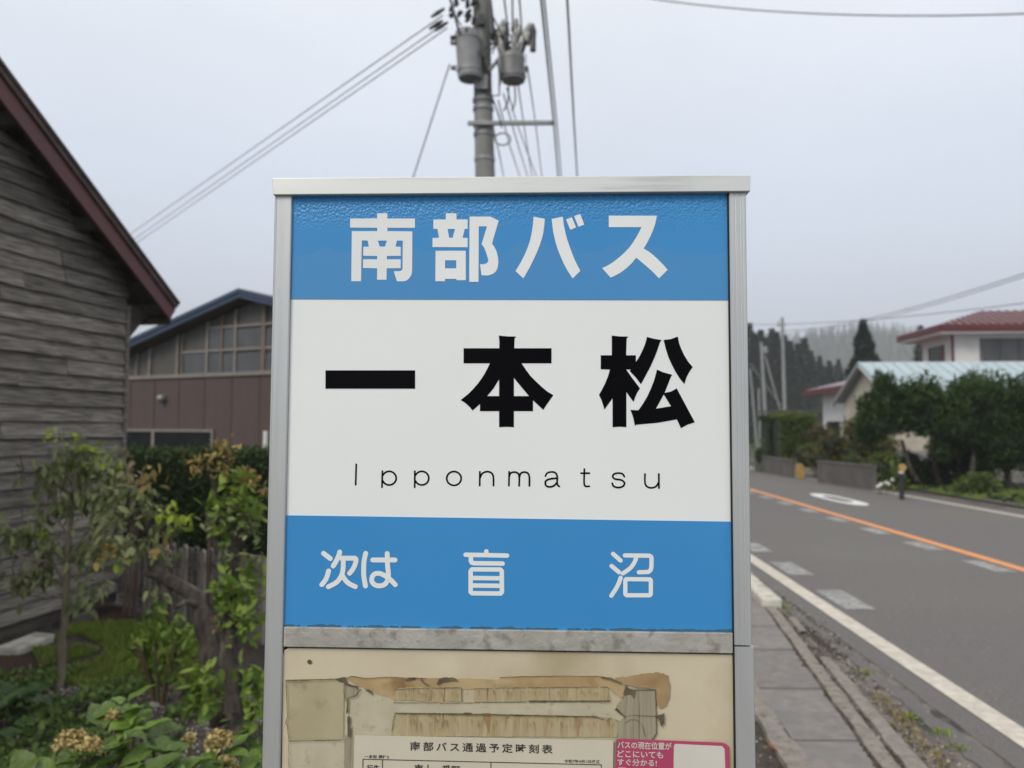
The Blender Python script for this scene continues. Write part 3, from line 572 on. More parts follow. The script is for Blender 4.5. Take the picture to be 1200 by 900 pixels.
def ribbon(name, fa, fb, Y0, Y1, z, m, parent, jag, n=60, seed=0, gaps=()):
    """raised uneven strip with a broken outline"""
    mb = MB(); rows = []
    for i in range(n + 1):
        Y = Y0 + (Y1 - Y0) * i / n
        na = noise.noise(Vector((Y * 3.1, seed, 0))) * jag + noise.noise(Vector((Y * 13, seed + 5, 0))) * jag * .6
        nb = noise.noise(Vector((Y * 3.7, seed + 9, 0))) * jag + noise.noise(Vector((Y * 15, seed + 3, 0))) * jag * .6
        zz = zg(Y) + z + noise.noise(Vector((Y * 4, seed, 7))) * .006
        a, b = fa(Y) + na, fb(Y) + nb
        rows.append([(a, Y, zg(Y) - .02), (a + .006, Y, zz), ((a + b) / 2, Y, zz + .006), (b - .006, Y, zz - .002), (b, Y, zg(Y) - .02)])
    for i, r in enumerate(rows):
        mb.v += r
        if i and not any(g0 <= i <= g1 for g0, g1 in gaps):
            o = 5 * (i - 1)
            for k in range(4): mb.f.append((o + k, o + k + 1, o + k + 6, o + k + 5))
    return make(name, mb, m, parent)
ribbon('mortar_strip', lambda Y: sl(Y) - .07 - .012 * Y, lambda Y: sl(Y) + .01, .2, 5.6, .030, M['mortar'], pave, .035, 110, 1)
ribbon('kerb_strip', lambda Y: sr(Y) + .012, lambda Y: sr(Y) + .105, .2, 7.3, .034, M['mortar'], pave, .014, 150, 2)
ribbon('kerb_strip', lambda Y: sr(Y) + .125, lambda Y: sr(Y) + .27 - .012 * Y, .2, 5.2, .030, M['mortar'], pave, .012, 120, 3)
ribbon('kerb_strip', lambda Y: sr(Y) + .13, lambda Y: sr(Y) + .20, 5.85, 6.3, .030, M['mortar'], pave, .012, 20, 4)
ribbon('asphalt_crust', lambda Y: X(1.90, Y) - .02 * max(0, 5 - Y), lambda Y: X(2.00, Y), 1.0, 8.5, .014, M['asphalt'], road, .035, 150, 5)
ribbon('asphalt_crust', lambda Y: X(2.03, Y), lambda Y: X(2.19, Y), .5, 9.5, .0135, M['asphalt'], road, .010, 150, 6)
ribbon('asphalt_crust', lambda Y: X(1.76, Y), lambda Y: X(1.84, Y), 2.0, 8.2, .010, M['asphalt_old'], road, .03, 120, 8)
# lifted kerb stone
kb = thing('kerb_stone', 'pale concrete kerb stone at the road edge with its broken near end', 'kerb stone', (2.33, 7.6, zg(7.6)), -.10)
for i, (a, b) in enumerate(((-.92, .35), (.37, 1.6))):
    mb = MB().box(-.085, .085, a, b, -.02, .105)
    make('stone', mb, M['kerbstone'] if 'kerbstone' in M else M.setdefault('kerbstone', mat('kerb_concrete', (.56, .53, .46), (.46, .44, .38), scale=12, rough=.9, bump=.5, c3=(.26, .25, .21), s3=8, lo3=.55, hi3=.7)), kb, bevel=.02)
# loose grit and weeds in the gutter
def tetra_cloud(name, pts, sizes, m, **pr_):
    P = np.array(pts); n = len(P); base = np.array([(1, 0, -.4), (-.5, .87, -.4), (-.5, -.87, -.4), (0, 0, .9), (.3, .5, .5)])
    V = P[:, None, :] + base[None] * np.array(sizes)[:, None, None] * RNG.uniform(.55, 1.2, (n, 5, 3))
    F = np.array([(0, 1, 4), (1, 3, 4), (0, 4, 3), (1, 2, 3), (2, 0, 3)])[None] + (np.arange(n) * 5)[:, None, None]
    return npmesh(name, V.reshape(-1, 3), F.reshape(-1, 3), m, **pr_)
P = []; Sz = []
for i in range(2600):
    Y = random.uniform(1.5, 9) ** 1; x = random.gauss(sr(Y) + .28 + random.choice([0, .05, -.12]), .07) if random.random() < .72 else sl(Y) + random.gauss(-.2, .10)
    if x > X(2.16, Y): continue
    P.append((x, Y, zg(Y) + .016)); Sz.append(random.choice([.003, .004, .006, .009]) * random.uniform(.6, 1.5))
tetra_cloud('grit', P, Sz, M['gravel'], kind='stuff')
P = []; Sz = []
for i in range(4200):
    Y = random.uniform(3, 11); x = random.uniform(X(2.3, Y), X(5, Y)); P.append((x, Y, zg(Y) + .0125)); Sz.append(random.uniform(.002, .0055))
tetra_cloud('road_grit', P, Sz, M['gravel'], kind='stuff')
P = []; Sz = []
for i in range(2600):
    Y = random.uniform(1.5, 7.2); k = random.random(); x = sr(Y) + (random.gauss(.004, .010) if k < .38 else random.gauss(.115, .008) if k < .62 else random.gauss(.30, .05))
    if k < .62 and noise.noise(Vector((Y * 4, k > .38, 0))) < -.05: continue
    P.append((x, Y, zg(Y) + .028 if k < .62 else zg(Y) + .012)); Sz.append(random.uniform(.004, .011))
for i in range(900):
    Y = random.gauss(5.75, .35); x = sr(Y) + random.gauss(.24, .07); P.append((x, Y, zg(Y) + .012)); Sz.append(random.uniform(.006, .016))
tetra_cloud('gutter_dirt', P, Sz, M['dirt'] if 'dirt' in M else M.setdefault('dirt', mat('dark_dirt', (.035, .028, .022), (.085, .07, .055), perisland=True, rough=1)), kind='stuff')
st = MB().tube([tuple(G(897, 867, .01)), tuple(G(905, 874, .022)), tuple(G(918, 885, .024)), tuple(G(931, 892, .018)), tuple(G(936, 896, .01))], [.004, .007, .007, .006, .004], 8)
o = make('pink_stick', st, M['pinkstick'], smooth=True); o['label'] = 'pinkish bent stick lying in the dirt beside the paving slabs'; o['category'] = 'stick'

# ------------------------------------------------------------------ foliage helpers
def leaf_arrays(P, D, size, width=.5, fold=.25, six=True, droop=0.0, var=.3):
    """P base points, D directions (n,3); each leaf = 6 verts / 2 quads folded along the midrib"""
    P = np.asarray(P, float); D = np.asarray(D, float); n = len(P); D = D / (np.linalg.norm(D, axis=1, keepdims=True) + 1e-9)
    R = RNG.normal(size=(n, 3)) * .6 + np.array([0, 0, 1.]); Sd = np.cross(D, R); Sd /= (np.linalg.norm(Sd, axis=1, keepdims=True) + 1e-9); Nn = np.cross(Sd, D)
    s = size * (1 + RNG.uniform(-var, var, n))[:, None]; w_ = s * width * .5
    f = w_ * fold; dr = np.array([0, 0, -1.]) * s * droop
    if six:
        V = np.stack([P, P + D * s * .3 + Sd * w_ * .85 + Nn * f, P + D * s * .68 + Sd * w_ * .75 + Nn * f + dr * .4, P + D * s + dr, P + D * s * .68 - Sd * w_ * .75 + Nn * f + dr * .4, P + D * s * .3 - Sd * w_ * .85 + Nn * f], 1).reshape(-1, 3)
        F = (np.array([(0, 3, 2, 1), (0, 5, 4, 3)])[None] + (np.arange(n) * 6)[:, None, None]).reshape(-1, 4)
    else:
        V = np.stack([P, P + D * s * .45 + Sd * w_ + Nn * f, P + D * s + dr, P + D * s * .45 - Sd * w_ + Nn * f], 1).reshape(-1, 3)
        F = (np.array([(0, 1, 2, 3)])[None] + (np.arange(n) * 4)[:, None, None]).reshape(-1, 4)
    return V, F
def rdir(n, up=0.2):
    d = RNG.normal(size=(n, 3)); d[:, 2] += up; return d
def leaves(name, P, D, size, m, parent=None, **k):
    pr_ = {a: k.pop(a) for a in list(k) if a in ('kind', 'label', 'category', 'group')}
    V, F = leaf_arrays(P, D, size, **k); return npmesh(name, V, F, m, parent, **pr_)
def clump_pts(clumps, per, shell=.75):
    """points through ellipsoid clumps [(x,y,z,rx,ry,rz)], denser near their skins"""
    out = []; dirs = []
    for c in clumps:
        n = int(per * c[3] * c[5] / .04) if per < 0 else per
        d = RNG.normal(size=(n, 3)); d /= np.linalg.norm(d, axis=1, keepdims=True); r = RNG.uniform(shell ** 3, 1, n) ** (1 / 3)
        bump_ = 1 + .22 * np.sin(d[:, 0] * 5 + c[0] * 9) * np.cos(d[:, 2] * 4 + c[1] * 7)
        out.append(np.array(c[:3]) + d * (r * bump_)[:, None] * np.array(c[3:6])); dirs.append(d + RNG.normal(size=(n, 3)) * .6)
    return np.concatenate(out), np.concatenate(dirs)

# ------------------------------------------------------------------ old wooden shed at the left
SA = math.atan2(-.985, -.173)
shed = thing('wooden_shed', 'weathered grey clapboard shed with a dark red rake board under its roof', 'shed', (-3.29, 6.47, -.045), SA); WL[shed.name] = Vector()
Z0 = .045                                                # local z = world z + .045
def rz_(x): return 2.828 + .631 * (x if x < 3.3 else 6.6 - x) + Z0
row = 0; z = .14 + Z0; pitch = .118
wallback = [(0, .14 + Z0), (6.6, .14 + Z0), (6.6, 2.60 + Z0), (3.3, 4.66 + Z0), (0, 2.56 + Z0)]
make('wall', MB().prism(wallback, lambda p, t: (p[0], t, p[1]), -.10, -.004), M['wood_dark'], shed)
while z < 4.55:
    start = max(0.0, (z + .09 - 2.828 - Z0) / .631); end = min(6.6 - start, 5.2); x = start; first = True
    while x < end - .05:
        L_ = (random.uniform(.5, 1.9) if first else random.choice([1.82, 1.82, 1.2])); first = False; x1 = min(x + L_, end)
        if end - x1 < .2: x1 = end
        mb = MB(); n = max(2, int((x1 - x) / .12)); sag = random.uniform(-.004, .004); sd = random.random() * 90; pr0 = .032 + random.uniform(0, .015)
        for i in range(n + 1):
            xx = (x1 - x) * i / n; wv = noise.noise(Vector((xx * 2.2, sd, 0))) * .004 + noise.noise(Vector((xx * 9, sd, 3))) * .0015 + sag; pj = pr0 + noise.noise(Vector((xx * 1.7, sd, 8))) * .010
            zc = max(wv + .001, rz_(x + xx) - .078 - z); a = [(xx, 0, wv), (xx, pj, wv - .002), (xx, pj - .002, min(wv + .012, zc)), (xx, .006, min(pitch + .035, zc)), (xx, -.002, min(pitch + .035, zc))]
            mb.v += a
            if i:
                o_ = 5 * (i - 1)
                for k in range(4): mb.f.append((o_ + k, o_ + 5 + k, o_ + 6 + k, o_ + 1 + k))
        mb.f.append((0, 1, 2, 3, 4)); mb.f.append(tuple(5 * n + k for k in (4, 3, 2, 1, 0)))
        b = make('board', mb, M['wood'], shed); b.location = (x + .003, 0, z)
        x = x1 + .004
    z += pitch * random.choice([.94, 1, 1.05]); row += 1
make('corner_board', MB().box(-.022, .018, -.06, .043, .12 + Z0, 2.52 + Z0), M['wood'], shed)
make('sill_beam', MB().box(0, 6.6, -.12, .012, .05 + Z0, .138 + Z0), M['wood_dark'], shed)
# roof: metal sheet, rake board, drip edge, lookouts, soffit boards, corner bracket
def slope_prism(x0, x1, top, bot, y0, y1):               # band between roof line - top and - bot (vertical measure)
    return MB().prism([(x0, rz_(x0) - top), (x1, rz_(x1) - top), (x1, rz_(x1) - bot), (x0 + bot * .35, rz_(x0 + bot * .35) - bot)], lambda p, t: (p[0], t, p[1]), y0, y1)
xe = -.335
make('roof', slope_prism(xe - .02, 3.3, 0, .028, -4.2, .285), M['roofmetal'], shed)
make('roof', MB().prism([(6.95, rz_(6.95)), (3.3, rz_(3.3)), (3.3, rz_(3.3) - .03), (6.95, rz_(6.95) - .03)], lambda p, t: (p[0], t, p[1]), -4.2, .285), M['roofmetal'], shed)
make('drip_edge', slope_prism(xe - .012, 3.29, .030, .078, .255, .274), M['roofmetal'], shed)
make('rake_board', slope_prism(xe, 3.28, .079, .225, .232, .256), M['barge'], shed)
make('rake_board', MB().prism([(6.95, rz_(6.95) - .08), (3.31, rz_(3.31) - .08), (3.31, rz_(3.31) - .225), (6.9, rz_(6.9) - .225)], lambda p, t: (p[0], t, p[1]), .232, .256), M['barge'], shed)
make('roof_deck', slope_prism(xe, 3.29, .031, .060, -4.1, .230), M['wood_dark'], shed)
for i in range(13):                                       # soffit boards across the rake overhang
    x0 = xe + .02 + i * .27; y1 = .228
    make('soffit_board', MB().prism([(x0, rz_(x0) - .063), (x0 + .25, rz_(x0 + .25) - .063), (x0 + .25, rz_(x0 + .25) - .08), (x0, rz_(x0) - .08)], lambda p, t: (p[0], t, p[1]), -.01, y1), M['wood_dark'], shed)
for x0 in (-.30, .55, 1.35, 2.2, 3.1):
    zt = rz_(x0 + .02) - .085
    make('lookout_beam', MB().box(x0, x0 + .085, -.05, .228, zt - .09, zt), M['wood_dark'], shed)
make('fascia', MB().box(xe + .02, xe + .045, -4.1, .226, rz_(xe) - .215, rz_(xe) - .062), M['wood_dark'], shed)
make('corner_bracket', MB().prism([(-.022, 2.24 + Z0), (-.022, 2.54 + Z0), (xe + .05, 2.56 + Z0), (xe + .05, 2.50 + Z0)], lambda p, t: (p[0], t, p[1]), -.03, .03), M['wood_dark'], shed)
for x0 in (.25, 1.6, 3.0, 4.4):
    make('footing', MB().box(x0, x0 + .22, -.12, .03, -.02, .049 + Z0), M['conc_wall'], shed, bevel=.01)
o = make('stone_slab', MB().box(-.08, .08, -.19, .19, -.02, .055), M['kerbstone'], bevel=.02); o.location = (-3.36, 5.42, -.03); o.rotation_euler = (0, .05, -.08)
o['label'] = 'long pale stone slab lying under the edge of the wooden shed'; o['category'] = 'stone'
for (px, py, s_, lb) in ((66 / 3.636 + 0, 802, .05, 'small pinkish brick fragment lying among weeds at the left edge'), (178, 831, .03, None)):
    p = G(px, py)
    o = make('stone', MB().ball((0, 0, 0), (s_ * 1.4, s_, s_ * .6), 8, 5, .5, 3), M['concrete'] if not lb else M['pinkbrick'] if 'pinkbrick' in M else M.setdefault('pinkbrick', mat('brick', (.28, .17, .13), (.2, .13, .1), scale=30, rough=.95))); o.location = p + Vector((0, 0, .02))
    o['label'] = lb or 'small grey stone lying on dark soil below the bright green bush'; o['category'] = 'stone'

# ------------------------------------------------------------------ hedge and picket fence behind the garden
fence = thing('picket_fence', 'low weathered picket fence in front of the dark clipped hedge', 'fence', (-2.55, 6.1, -.04), math.atan2(5.30 - 6.90, -1.45 + 3.60)); WL[fence.name] = Vector()
# local x runs right and nearer along the fence, front is -y
npk = 34
for i in range(npk):
    x = -1.35 + i * .088; h = .60 + (.02 * x) + random.uniform(-.025, .02)
    tall = i % 5 == 2
    mb = MB().prism([(-.029, .02), (.029, .02), (.029, h - .02), (.012, h), (-.012, h), (-.029, h - .02)], lambda p, t: (p[0], t, p[1]), -.009, .009)
    b = make('picket', mb, M['wood'] if i % 3 else M['picket_grey'] if 'picket_grey' in M else M.setdefault('picket_grey', mat('picket_grey', (.27, .235, .20), (.36, .32, .28), scale=3, stretch=(9, 9, 1), rough=.9, bump=.4, perobj=.15)), fence); b.location = (x, 0, 0); b.rotation_euler = (0, random.uniform(-.02, .02), 0)
for zz in (.16, .47):
    make('rail', MB().box(-1.42, 1.7, .010, .034, zz, zz + .045), M['wood_dark'], fence)
make('top_rail', MB().box(.55, 1.7, .012, .036, .585, .615), M['frame_brown'], fence)
for x in (-1.3, -.72, -.2, .35, .62, .80, 1.45):
    make('stake', MB().tube([(x, -.03, -.05), (x + random.uniform(-.02, .02), -.028, .66 + random.uniform(-.05, .06))], [.014, .011], 7), M['stake'] if 'stake' in M else M.setdefault('stake', mat('brown_stake', (.13, .08, .06), (.17, .11, .08), scale=10, stretch=(1, 1, .3), rough=.8)), fence)
hedge = thing('clipped_hedge', 'dark clipped hedge behind the picket fence, in front of the brown building', 'hedge', (-3.0, 9.4, -.06))
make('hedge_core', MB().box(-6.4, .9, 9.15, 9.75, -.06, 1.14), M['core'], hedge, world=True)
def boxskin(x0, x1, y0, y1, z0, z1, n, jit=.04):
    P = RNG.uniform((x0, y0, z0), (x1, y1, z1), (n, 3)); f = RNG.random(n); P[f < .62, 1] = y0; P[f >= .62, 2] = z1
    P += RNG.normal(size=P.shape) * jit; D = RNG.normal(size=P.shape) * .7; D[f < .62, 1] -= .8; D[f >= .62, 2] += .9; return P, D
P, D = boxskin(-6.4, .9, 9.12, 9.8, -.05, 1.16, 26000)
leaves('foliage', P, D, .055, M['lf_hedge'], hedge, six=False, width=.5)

# ------------------------------------------------------------------ brown gabled building beyond the hedge
BA0 = at(295, 341, 18.0); bdir = Vector((math.cos(math.radians(-27)), math.sin(math.radians(-27)), 0)); bn = Vector((-bdir.y, bdir.x, 0))
def BP(px, py, y=0):
    d = ray(px, py); C0 = Vector((0, 0, CAMH)); P0 = Vector((BA0.x, BA0.y, 0)) + bn * y; t = (P0 - C0).dot(bn) / d.dot(bn); P = C0 + d * t
    return ((P - P0).dot(bdir), P.z)
bld = thing('brown_building', 'brown walled building with a navy edged gable and a band of framed panes', 'building', (BA0.x, BA0.y, 0), math.radians(-27)); WL[bld.name] = Vector()
xl, zl = BP(137, 413); xa, zt = BP(295, 341); slp = (zt - zl) / (xa - xl)
xw = xa - 4.6; xr = xa + 4.6; _, zb = BP(220, 441)
def gz(x): return zt - slp * abs(x - xa)
make('wall', MB().box(xw, xr, .02, 8, -.3, zb), M['brownwall'], bld)
make('gable_wall', MB().prism([(xw, zb + .001), (xr, zb + .001), (xr, gz(xr) - .25), (xa, zt - .25), (xw, gz(xw) - .25)], lambda p, t: (p[0], t, p[1]), .06, 7.9), M['panel_dim'], bld)
for s_ in (-1, 1):
    def F(x0, x1, top, bot, ya, yb, m, nm):
        make(nm, MB().prism([(xa + s_ * x0, gz(xa + s_ * x0) - top), (xa + s_ * x1, gz(xa + s_ * x1) - top), (xa + s_ * x1, gz(xa + s_ * x1) - bot), (xa + s_ * x0, gz(xa + s_ * x0) - bot)], lambda p, t: (p[0], t, p[1]), ya, yb), m, bld)
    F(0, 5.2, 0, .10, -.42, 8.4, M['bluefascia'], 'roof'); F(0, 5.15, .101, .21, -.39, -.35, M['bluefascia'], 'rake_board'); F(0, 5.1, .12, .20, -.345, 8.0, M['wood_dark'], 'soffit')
# mullions traced across the band
for px, w_, m in ((159.5, .05, 'frame_pale'), (174.5, .07, 'frame_pale'), (207, .07, 'frame_pale'), (212.5, .05, 'frame_brown'), (241.5, .07, 'frame_pale'), (258.5, .06, 'frame_brown'), (274.5, .07, 'frame_pale'), (307.5, .11, 'frame_brown'), (325, .06, 'frame_pale')):
    x, _ = BP(px, 430); zt_ = gz(x) - .26
    if zt_ > zb: make('mullion', MB().box(x - w_ / 2, x + w_ / 2, 0, .055, zb, zt_), M[m], bld)
for (a, b, py) in ((212, 330, 413), (244, 330, 384.5)):
    x0, z0_ = BP(a, py); x1, _ = BP(b, py); _, z1_ = BP(b, py)
    make('transom', MB().box(x0, x1, .002, .05, z0_ - .03, z0_ + .03), M['frame_pale'], bld)
x0, _ = BP(137, 441); make('sill_band', MB().box(xw, xr, -.03, .058, zb - .03, zb + .06), M['frame_pale'], bld)
ws = [207, 212.5, 241.5, 258.5, 274.5, 307.5, 330]
for i in range(1, 6):
    for (ya_, yb_) in ((413, 441), (384.5, 413)):
        x0, _ = BP(ws[i], 430); x1, _ = BP(ws[i + 1], 430); _, z1_ = BP(ws[i], ya_); _, z0_ = BP(ws[i], yb_)
        if z1_ < gz(x0) - .3 and z1_ < gz(x1) - .25:
            make('pane', MB().box(x0 + .03, x1 - .03, .03, .056, max(z0_, zb) + .03, z1_ - .03), M['pane_dim'], bld)
# bottom sliding windows
x0, z1_ = BP(120, 503); x1, _ = BP(251, 503); xm, _ = BP(180.5, 510); z0_ = z1_ - .95
win = make('window', MB().box(x0, x1, -.045, .015, z1_ - .05, z1_ + .01).box(x0, x1, -.045, .015, z0_ - .05, z0_).box(x1 - .06, x1, -.044, .015, z0_, z1_ - .05).box(xm - .045, xm + .045, -.044, .015, z0_, z1_ - .05).box(x0, x0 + .06, -.044, .015, z0_, z1_ - .05), M['frame_pale'], bld)
make('pane', MB().box(x0 + .06, xm - .045, -.010, .012, z0_, z1_ - .05), M['glass'], win); make('pane', MB().box(xm + .045, x1 - .06, -.016, .012, z0_, z1_ - .05), M['glass'], win)
x0, z1_ = BP(192, 467); make('vent_hood', MB().ball((x0, -.06, z1_), (.10, .13, .10), 12, 8), M['steel'], bld, smooth=True)
x0, z1_ = BP(314.5, 505); make('downpipe', MB().tube([(x0, -.07, z1_), (x0, -.07, -.2)], .06, 8), M['whitewall'], bld)
for k in range(11):                                      # raised sheet seams
    x = xw + .4 + k * .9; make('wall_seam', MB().box(x - .012, x + .012, .006, .022, -.2, zb - .04), M['brownwall'], bld)

# ------------------------------------------------------------------ garden plants on the left
def branchy(root, limbs, m):
    """limbs = list of (points, radii) -> each limb its own part"""
    for i, (p, r) in enumerate(limbs):
        P = smooth_poly3(p, 4); n = len(P); R_ = [r[0] + (r[-1] - r[0]) * k / (n - 1) for k in range(n)]
        P = [Vector(q) + Vector((noise.noise(Vector(q) * 9), noise.noise(Vector(q) * 9 + Vector((5, 0, 0))), 0)) * r[0] * .5 for q in P]
        R_ = [a * (1 + .5 * noise.noise(Vector((k * .8, i, 0)))) for k, a in enumerate(R_)]
        make('trunk' if i == 0 else 'branch', MB().tube(P, R_, 9), m, root, world=True, smooth=True)
def smooth_poly3(p, k=4):
    if len(p) < 3: return p
    r = []; P = [p[0]] + list(p) + [p[-1]]
    for i in range(1, len(P) - 2):
        a, b, c, d = [Vector(q) for q in P[i - 1:i + 3]]
        for j in range(k):
            t = j / k; r.append(tuple(.5 * ((2 * b) + (c - a) * t + (2 * a - 5 * b + 4 * c - d) * t * t + (3 * b - a - 3 * c + d) * t ** 3)))
    return r + [tuple(p[-1])]
def V3(px, py, Y): return tuple(at(px, py, Y))
def cl(px, py, Y, r, n, ry=None, up=.1):
    """n leaf points round a traced spot, r metres"""
    c = np.array(at(px, py, Y)); P = c + RNG.normal(size=(n, 3)) * np.array([r, ry or r, r]) * .55; return P
# young tree
yt = thing('young_tree', 'slender young tree with drooping dull leaves in front of the clapboard shed', 'tree', G(73, 805))
branchy(yt, [([V3(70, 812, 4.6), V3(73, 760, 4.6), V3(77, 700, 4.6), V3(80, 640, 4.6), V3(86, 585, 4.6), V3(92, 540, 4.6)], [.028, .008]),
             ([V3(78, 690, 4.6), V3(60, 660, 4.55), V3(30, 655, 4.5), V3(8, 640, 4.5)], [.010, .004]), ([V3(80, 660, 4.6), V3(100, 625, 4.6), V3(130, 600, 4.65), V3(150, 590, 4.7)], [.012, .004]),
             ([V3(75, 700, 4.6), V3(50, 695, 4.55), V3(30, 690, 4.5)], [.007, .003]), ([V3(83, 630, 4.6), V3(60, 600, 4.6), V3(40, 570, 4.6)], [.009, .004]), ([V3(84, 600, 4.6), V3(110, 560, 4.6), V3(135, 545, 4.6)], [.009, .004])], M['bark_pale'])
Ps = [cl(px, py, 4.6, r, n) for px, py, r, n in ((60, 555, .10, 90), (85, 535, .09, 80), (110, 545, .10, 90), (135, 560, .09, 70), (100, 580, .10, 80), (75, 590, .07, 50), (50, 600, .06, 25), (130, 600, .10, 80), (40, 625, .09, 60), (15, 630, .08, 50), (-15, 620, .09, 45), (60, 640, .08, 60), (25, 680, .08, 60), (50, 670, .07, 50), (90, 650, .07, 40), (105, 690, .08, 45), (120, 640, .10, 70), (20, 560, .03, 6), (38, 575, .03, 6))]
P = np.concatenate(Ps); D = RNG.normal(size=P.shape) * .55; D[:, 2] -= .9
leaves('foliage', P, D, .062, M['lf_dull'], yt, width=.5, droop=.15)
Ps = [cl(px, py, 4.58, .035, n) for px, py, n in ((57, 517, 7), (80, 517, 8), (108, 525, 10), (115, 535, 8), (120, 548, 8), (92, 545, 5), (78, 545, 5), (140, 550, 6), (52, 620, 4), (45, 632, 4))]
P = np.concatenate(Ps); leaves('young_leaves', P, rdir(len(P), .3), .055, M['lf_lime'], yt, width=.6)
# gnarled shrub with two stems
gs = thing('gnarled_shrub', 'gnarled old shrub with a bent lichened trunk leaning left over the fence', 'shrub', G(268, 868))
branchy(gs, [([V3(262, 850, 3.9), V3(250, 800, 3.95), V3(243, 755, 4.0), V3(236, 715, 4.05), V3(215, 690, 4.1), V3(190, 675, 4.15), V3(172, 645, 4.2), V3(160, 620, 4.2)], [.050, .030]),
             ([V3(160, 625, 4.2), V3(150, 600, 4.2), V3(158, 575, 4.2), V3(178, 560, 4.25)], [.030, .010]), ([V3(165, 630, 4.2), V3(185, 600, 4.2), V3(205, 590, 4.2)], [.018, .007]),
             ([V3(192, 678, 4.15), V3(170, 672, 4.1)], [.022, .014]), ([V3(238, 715, 4.05), V3(222, 705, 4.0), V3(205, 712, 3.95)], [.022, .010])], M['bark'])
Ps = [cl(px, py, Y, r, n) for px, py, Y, r, n in ((150, 560, 4.3, .09, 70), (165, 590, 4.25, .10, 100), (140, 600, 4.2, .11, 90), (180, 620, 4.2, .09, 60), (120, 640, 4.2, .09, 50), (160, 640, 4.1, .09, 50), (192, 655, 4.2, .05, 22), (140, 530, 4.3, .05, 16), (205, 615, 4.2, .05, 14), (185, 690, 4.0, .04, 10))]
P = np.concatenate(Ps); D = RNG.normal(size=P.shape) * .7; D[:, 2] -= .5
leaves('foliage', P, D, .055, M['lf_dull'], gs, width=.5, droop=.15)
P = np.concatenate([cl(px, py, 4.1, r, n) for px, py, r, n in ((195, 605, .05, 14), (213, 617, .04, 14), (205, 600, .04, 8), (140, 655, .04, 6))]); leaves('young_leaves', P, rdir(len(P), .4), .052, M['lf_lime'], gs, width=.62)
P = np.concatenate([cl(px, py, 4.05, r, n) for px, py, r, n in ((130, 645, .05, 10), (118, 650, .05, 8), (170, 565, .05, 10), (190, 645, .04, 6), (180, 560, .05, 8))]); leaves('autumn_leaves', P, rdir(len(P), 0), .055, M['lf_orange'], gs, width=.6)
P = cl(155, 600, 4.15, .07, 60); leaves('dry_seed_heads', P, rdir(60, .3), .03, M['red_chip'], gs, width=.4)
# upright shrub next to the sign
us = thing('stocky_shrub', 'stocky dark stemmed shrub with yellow orange shoots, close to the left of the sign', 'shrub', G(272, 880))
branchy(us, [([V3(276, 885, 3.7), V3(274, 830, 3.7), V3(270, 780, 3.72), V3(268, 730, 3.75), V3(272, 680, 3.78), V3(270, 640, 3.8), V3(262, 620, 3.8)], [.045, .032]),
             ([V3(270, 650, 3.8), V3(282, 630, 3.8), V3(290, 600, 3.8), V3(285, 570, 3.8), V3(270, 545, 3.8), V3(262, 525, 3.8)], [.035, .006]), ([V3(268, 660, 3.8), V3(250, 630, 3.8), V3(240, 600, 3.8)], [.030, .010]),
             ([V3(285, 600, 3.8), V3(300, 580, 3.78), V3(310, 570, 3.75)], [.012, .005]), ([V3(264, 630, 3.8), V3(248, 560, 3.85), V3(240, 545, 3.85)], [.010, .004])], M['bark'])
for nm, mt, spots, sz in (('autumn_leaves', 'lf_orange', ((262, 525, .05, 34), (252, 535, .05, 20), (228, 547, .045, 22), (240, 545, .05, 22), (262, 548, .05, 24), (285, 560, .05, 26), (295, 565, .045, 22), (308, 575, .03, 12), (255, 733, .03, 6), (262, 740, .03, 5)), .038),
                          ('foliage', 'lf_green', ((270, 570, .06, 26), (285, 590, .08, 46), (262, 600, .05, 20), (300, 600, .06, 26), (243, 595, .05, 12), (262, 625, .05, 18), (290, 680, .09, 70), (275, 705, .08, 60), (285, 735, .08, 50), (262, 690, .05, 20), (240, 820, .08, 60), (235, 800, .06, 30), (225, 815, .05, 18), (295, 800, .08, 60), (300, 830, .08, 50), (290, 850, .06, 30), (245, 790, .05, 20)), .065),
                          ('foliage', 'lf_dull', ((280, 600, .06, 40), (250, 615, .05, 30), (290, 620, .06, 40), (265, 650, .05, 20)), .04)):
    P = np.concatenate([cl(px, py, 3.72, r, n) for px, py, r, n in spots]); leaves(nm, P, rdir(len(P), .3), sz, M[mt], us, width=.5)
# bright green bush
bb = thing('green_bush', 'bright green leafy bush on bare stems in the middle of the garden', 'bush', G(186, 826))
for i in range(9):
    a = i * .7; b_ = Vector(G(186, 826)) + Vector((math.cos(a) * .03, math.sin(a) * .03, 0))
    make('stem', MB().tube(smooth_poly3([tuple(b_), tuple(b_ + Vector((math.cos(a) * .03, math.sin(a) * .03, .16))), tuple(b_ + Vector((math.cos(a) * .12, math.sin(a) * .1, .36)))]), [.008] * 8 + [.005], 6), M['stalk'], bb, world=True)
P = np.concatenate([cl(px, py, Y, r, n) for px, py, Y, r, n in ((185, 740, 4.4, .09, 90), (170, 750, 4.35, .08, 60), (205, 750, 4.35, .09, 60), (160, 760, 4.4, .07, 40), (215, 765, 4.4, .07, 40), (192, 765, 4.3, .09, 70), (185, 715, 4.4, .05, 26), (175, 785, 4.35, .08, 40), (200, 790, 4.35, .07, 30))])
leaves('foliage', P, rdir(len(P), .5), .062, M['lf_green'], bb, width=.45)
# reddish stalks by the fence
for k, px in enumerate((145, 151, 158)):
    b_ = Vector(G(px, 722)); o = make('bare_stalk', MB().tube([b_, b_ + Vector((.01, 0, .25)), b_ + Vector((-.01 + .01 * k, 0, .52))], [.014, .012, .009], 6), M['stake'])
    o['label'] = ('left', 'middle', 'right')[k] + ' of three bare reddish stalks standing in front of the fence near the shed corner'; o['category'] = 'stalk'; o['group'] = 'bare stalks by the fence'
